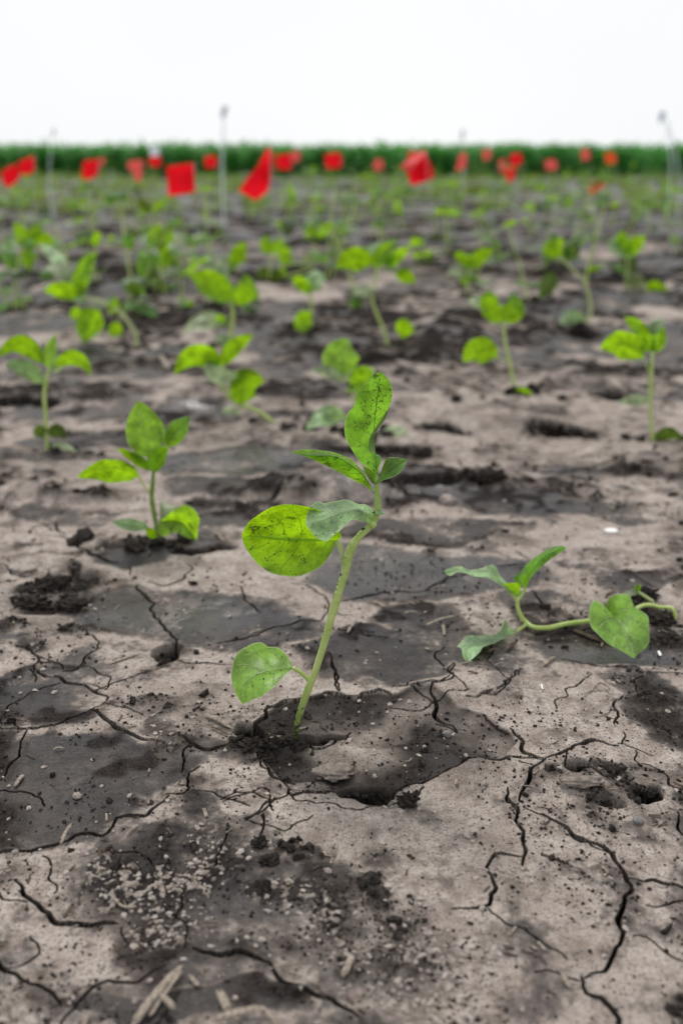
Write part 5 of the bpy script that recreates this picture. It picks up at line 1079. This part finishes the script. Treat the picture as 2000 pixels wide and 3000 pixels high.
S(ZN, (900, 600), (1055, 662), 34, "ragged dark straw under the broad hanging leaf", 'straw_dark')
S(ZN, (1418, 725), (1430, 755), 18, "tiny white chip at the right of the broad hanging leaf", 'white')
S(ZN, (370, 752), (445, 738), 20, "dark stub under the fallen seedling's ground leaf", 'straw_dark')
S(ZN, (480, 740), (550, 680), 28, "dark chip right of the fallen seedling's ground leaf", 'straw_dark')
S(ZR5, (640, 232), (742, 240), 10, "thin straw on pale mud below the fallen seedling")
S(ZR5, (752, 218), (760, 245), 10, "white splinter right of the thin straw below the fallen seedling", 'white')
S(ZR5, (270, 105), (360, 88), 10, "straw strip just below the fallen seedling's ground leaf")
S(ZR5, (770, 85), (830, 40), 22, "broad dull straw at the far rim of the pale plate")
S(Z(1000, 2400, 1.568), (1012, 690), (1050, 742), 30, "pale stub of straw across a faint crack at lower right")
S(Z(1000, 2400, 1.568), (340, 60), (346, 105), 18, "pale straw stub on rough soil below the sunken patch")
S(Z(1000, 2400, 1.568), (8, 705), (52, 615), 34, "grey thick stub near the bottom middle")
S(Z(1000, 2400, 1.568), (1190, 216), (1222, 245), 16, "small yellowish chip left of the big curved crack")
S(Z(0, 1350, 2.24), (1410, 435), (1465, 495), 20, "light straw right of the upright seedling at left")
S(Z(0, 1350, 2.24), (720, 1310), (900, 1240), 26, "long pale scrape of straw left of the round hole", lift=.0006)
S(Z(0, 650, 1.568), (735, 595), (775, 680), 26, "upright blurred straw behind the left seedlings", lift=.004)
# thin curled rootlet
rt = [G(x, y, .003) for x, y in ZR5([(1000, 252), (1045, 220), (1090, 202), (1140, 232), (1158, 290), (1140, 345), (1100, 368), (1050, 382)])]
rt = [np.array((p[0], p[1], gz(p[0], p[1]) + (.004 if 1 < i < 5 else .001))) for i, p in enumerate(rt)]
tag(tube("rootlet", rt, [.0004, .0007, .0008, .0007, .0007, .0006, .0005, .0004], M['straw'], None, 6, 40, base=rt[3]), "thin curled rootlet looping over the pale mud at right", "root")

def lump(name, px, py, rx, rz, m, label, cat, seed, sub_=3, rough=.35, sink=.3, ry=None, freq=3.0):
    """one stone or clod as an irregular closed mesh"""
    import bmesh
    bm = bmesh.new(); bmesh.ops.create_icosphere(bm, subdivisions=sub_, radius=1)
    r = np.random.default_rng(seed); co = np.array([v.co[:] for v in bm.verts]); o_ = r.uniform(0, 50, 3)
    nn = perlin(co[:, 0] * freq * .5 + o_[0], co[:, 1] * freq * .5 + co[:, 2] * 1.3 * freq * .5 + o_[1], 1) + .5 * perlin(co[:, 0] * freq + co[:, 2] * freq + o_[2], co[:, 1] * freq, 2) + .35 * perlin(co[:, 0] * freq * 2.2 + co[:, 2], co[:, 1] * freq * 2.2 + co[:, 2] * freq * 2, 3)
    co = co * (1 + rough * nn)[:, None]
    g = G(px, py); d = dist_at(g[1]); a = rx * d / FP; b = (ry or rx * .8) * d / FP; h = rz * d / FP
    z = gz(g[0], g[1]); co = co * (a, b, h) + (g[0], g[1], z + h * (1 - 2 * sink))
    F = [[v.index for v in f.verts] for f in bm.faces]; bm.free()
    return tag(mk(name, co, F, M[m], None, base=(g[0], g[1], z)), label, cat)
lump("mud_flake", 976, 2272, 58, 16, 'flake', "thick flat flake of dry mud tilted in the sunken patch", "mud flake", 1, 4, .30, -.25, 36, 3.2)
lump("pebble", 1308, 2152, 13, 13, 'pebble', "round grey pebble on the sunken patch's right part", "pebble", 2, 3, .12, .25)
lump("pebble", 1867, 2408, 16, 12, 'pebble', "smooth bluish grey pebble at lower right", "pebble", 3, 3, .10, .3)
lump("mud_clod", 1194, 2372, 30, 24, 'clod', "dark crumbly clod on the pale plate below the sunken patch", "clod", 4, 4, .6, .2, 22, 5)
lump("mud_flake", 1692, 2318, 62, 14, 'flake', "pale slab of mud bridging the hollow at right", "mud flake", 5, 4, .26, -.1, 24, 3.2)
lump("husk", 1788, 1560, 20, 6, 'white', "white oval husk lying on the mud at the right", "husk", 6, 3, .06, .2, 16)
lump("mud_flake", 245, 1757, 28, 9, 'drymud', "small pale flake on black crumbs at the left", "mud flake", 7, 3, .25, .1, 22, 2.6)
lump("mud_flake", 68, 1668, 42, 8, 'drymud', "curled pale flake at the left edge", "mud flake", 8, 3, .25, .1, 26, 4)
lump("mud_clod", 1432, 1440, 38, 22, 'clod', "black upright clod behind the fallen seedling", "clod", 9, 4, .5, .25, 30, 5)
lump("mud_clod", 1240, 1340, 26, 18, 'clod', "dark clod right of the tall seedling's top", "clod", 10, 3, .5, .25)
lump("pebble", 228, 2345, 14, 10, 'drymud', "tan lump of mud on the dark strip at left", "pebble", 11, 3, .3, .2)
lump("mud_clod", 1310, 1480, 24, 16, 'drymud', "light lump beside the dark soil behind the tall seedling", "clod", 12, 3, .4, .2)
lump("mud_clod", 1620, 1208, 32, 18, 'drymud', "pale lump in front of the hollow in the distance at right", "clod", 13, 3, .4, .2)
for i, (px, py, rx, rz, lab) in enumerate([(700, 2186, 26, 16, "dark crumbly clod at the far left of the heap by the tall seedling's foot"), (742, 2206, 34, 20, "largest dark clod in the heap by the tall seedling's foot"), (792, 2202, 24, 18, "dark clod in the heap nearest the tall seedling's stem"), (770, 2225, 24, 14, "clod hanging over the crack below the heap by the tall seedling"), (835, 2178, 18, 12, "small clod touching the tall seedling's stem on its left"), (846, 2180, 15, 12, "crumb of soil pressed against the front of the tall seedling's foot"), (884, 2184, 17, 11, "soil lump in the hole right of the tall seedling's foot"), (866, 2192, 16, 9, "low lump just in front of the tall seedling's foot"), (985, 2150, 26, 12, "long dark clod on the right lip of the tall seedling's hole"),
        (150, 1712, 44, 20, "black clod in the loose patch at the left edge"), (235, 1690, 44, 24, "black block of soil at the right end of the loose patch at the left"), (95, 1760, 50, 18, "dark flat clod low in the loose patch at the left"), (205, 1775, 40, 16, "dark clod under the small pale flake at the left"), (1850, 1758, 30, 14, "dark clod just right of the broad hanging leaf"), (1935, 1815, 36, 16, "dark clod at the right edge beside the fallen stem"), (1895, 1745, 30, 18, "clod behind the fallen stem's right end"),
        (1070, 2330, 30, 10, "dark clod in the bottom corner of the sunken patch"), (760, 2480, 24, 16, "dark clod at the corner of the pale plate, upper"), (790, 2530, 26, 14, "dark clod at the corner of the pale plate, lower")]):
    lump("mud_clod", px, py, rx, rz, 'clod', lab, "clod", 60 + i, 4, .6, .3, None, 4.2)

# loose crumbs of dark soil, pale flecks and chaff: far too many to count
def scatter(n, ylo=0.2, yhi=1.9):
    py = 3200 - (3200 - 1010) * rng.random(n); y = np.array([gy(1000, q) for q in np.linspace(1000, 3210, 800)]); y = np.interp(py, np.linspace(1000, 3210, 800), y)
    x = rng.uniform(-.43, .43, n) * dist_at(y); return x, y
def crumbs(name, n, m, label, cat, prob, smin, smax, squash=(.5, 1), jit=.3, up=.25, power=2.5):
    x, y = scatter(n); pr = prob(x, y); k = rng.random(n) < pr; x, y = x[k], y[k]; n = len(x)
    s_ = smin + (smax - smin) * rng.random(n) ** power
    s_ *= np.clip(.55 + .45 * y / .5, .8, 1.6)
    V, F = lumps(np.stack([x, y, ground_z(x, y) + s_ * up], 1), s_, squash, jit)
    tag(big_mesh(name, V, F, M[m], False), label, cat, kind="stuff"); return n
cl = lambda x, y: sstep(-.2, .5, perlin(x * 14, y * 14, 41) + .5 * perlin(x * 45, y * 45, 42))
fc = lambda x, y: field_at(crumb_and_shade0, x, y)
n1_ = crumbs("soil_crumbs", 120000, 'clod', "fine dark crumbs of soil strewn over the mud", "soil crumbs", lambda x, y: (.015 + .22 * cl(x, y) ** 2 + .40 * fc(x, y)), .00022, .0012, power=3.2)
n2_ = crumbs("soil_clods", 48000, 'clod', "coarser dark clods in the loose patches", "soil clods", lambda x, y: .002 + .6 * sstep(.35, .9, fc(x, y)), .0008, .0034, (.6, 1.1), .32, .2, 2.8)
# loose dark soil thrown up round the foot of every seedling
fp = [(o.location[0], o.location[1], 1.0) for o in COL.objects if o.get("category") == "seedling" and .6 < o.location[1] < 9 and not o['label'].startswith('fallen seedling lying')]
P_, S_ = [], []
for x, y, sc in fp:
    m_ = int(rng.integers(5, 26)); a = rng.uniform(0, 6.28, m_); r_ = np.abs(rng.normal(0, .022, m_)); xx_ = x + np.cos(a) * r_ * 1.7; yy_ = y + np.sin(a) * r_
    q = rng.uniform(.002, .0085, m_); P_.append(np.stack([xx_, yy_, ground_z(xx_, yy_) + q * .25], 1)); S_.append(q)
V, F = lumps(np.vstack(P_), np.concatenate(S_), (.5, 1.0), .3)
tag(big_mesh("loose_soil", V, F, M['clod'], False), "loose dark soil heaped round the feet of the seedlings", "loose soil", kind="stuff")
n3_ = crumbs("mud_flecks", 60000, 'drymud', "pale flecks of dry crust on the mud", "mud flecks", lambda x, y: .008 + .025 * cl(x + 3, y) + .4 * field_at(PALE0, x, y) + .06 * fc(x, y), .0003, .0019, (.3, .7), .3, .2, 2.4)
# chaff
n = 4200; x, y = scatter(n); k = rng.random(n) < .03 + .35 * cl(x + 7, y + 2) ** 2; x, y = x[k], y[k]; n = len(x)
ln = (.0007 + .0026 * rng.random(n) ** 2) * np.clip(.6 + .5 * y / .5, .8, 1.5); wd = ln * rng.uniform(.14, .3, n); a = rng.uniform(0, 6.28, n)
d = np.stack([np.cos(a), np.sin(a), rng.normal(0, .15, n)], 1) * ln[:, None]; s_ = np.stack([-np.sin(a), np.cos(a), 0 * a], 1) * wd[:, None]; p = np.stack([x, y, ground_z(x, y) + .0004 + wd * .5], 1); u_ = np.array((0, 0, 1.0))[None] * wd[:, None] * .8
V = np.stack([p - d - s_, p + d - s_, p + d + s_, p - d + s_, p - d * .8 + u_, p + d * .85 + u_], 1).reshape(-1, 3)
f = np.array([(0, 1, 5), (0, 5, 4), (2, 3, 4), (2, 4, 5), (1, 2, 5), (3, 0, 4)]); F = (f[None] + (np.arange(n) * 6)[:, None, None]).reshape(-1, 3)
mi = np.repeat((rng.random(n) < .6).astype(int), 6)
tag(big_mesh("chaff", V, F, [M['straw'], M['straw_dark']], False, mi), "small bits of straw chaff scattered over the mud", "chaff", kind="stuff")
print("SCATTER", n1_, n2_, n3_, n)
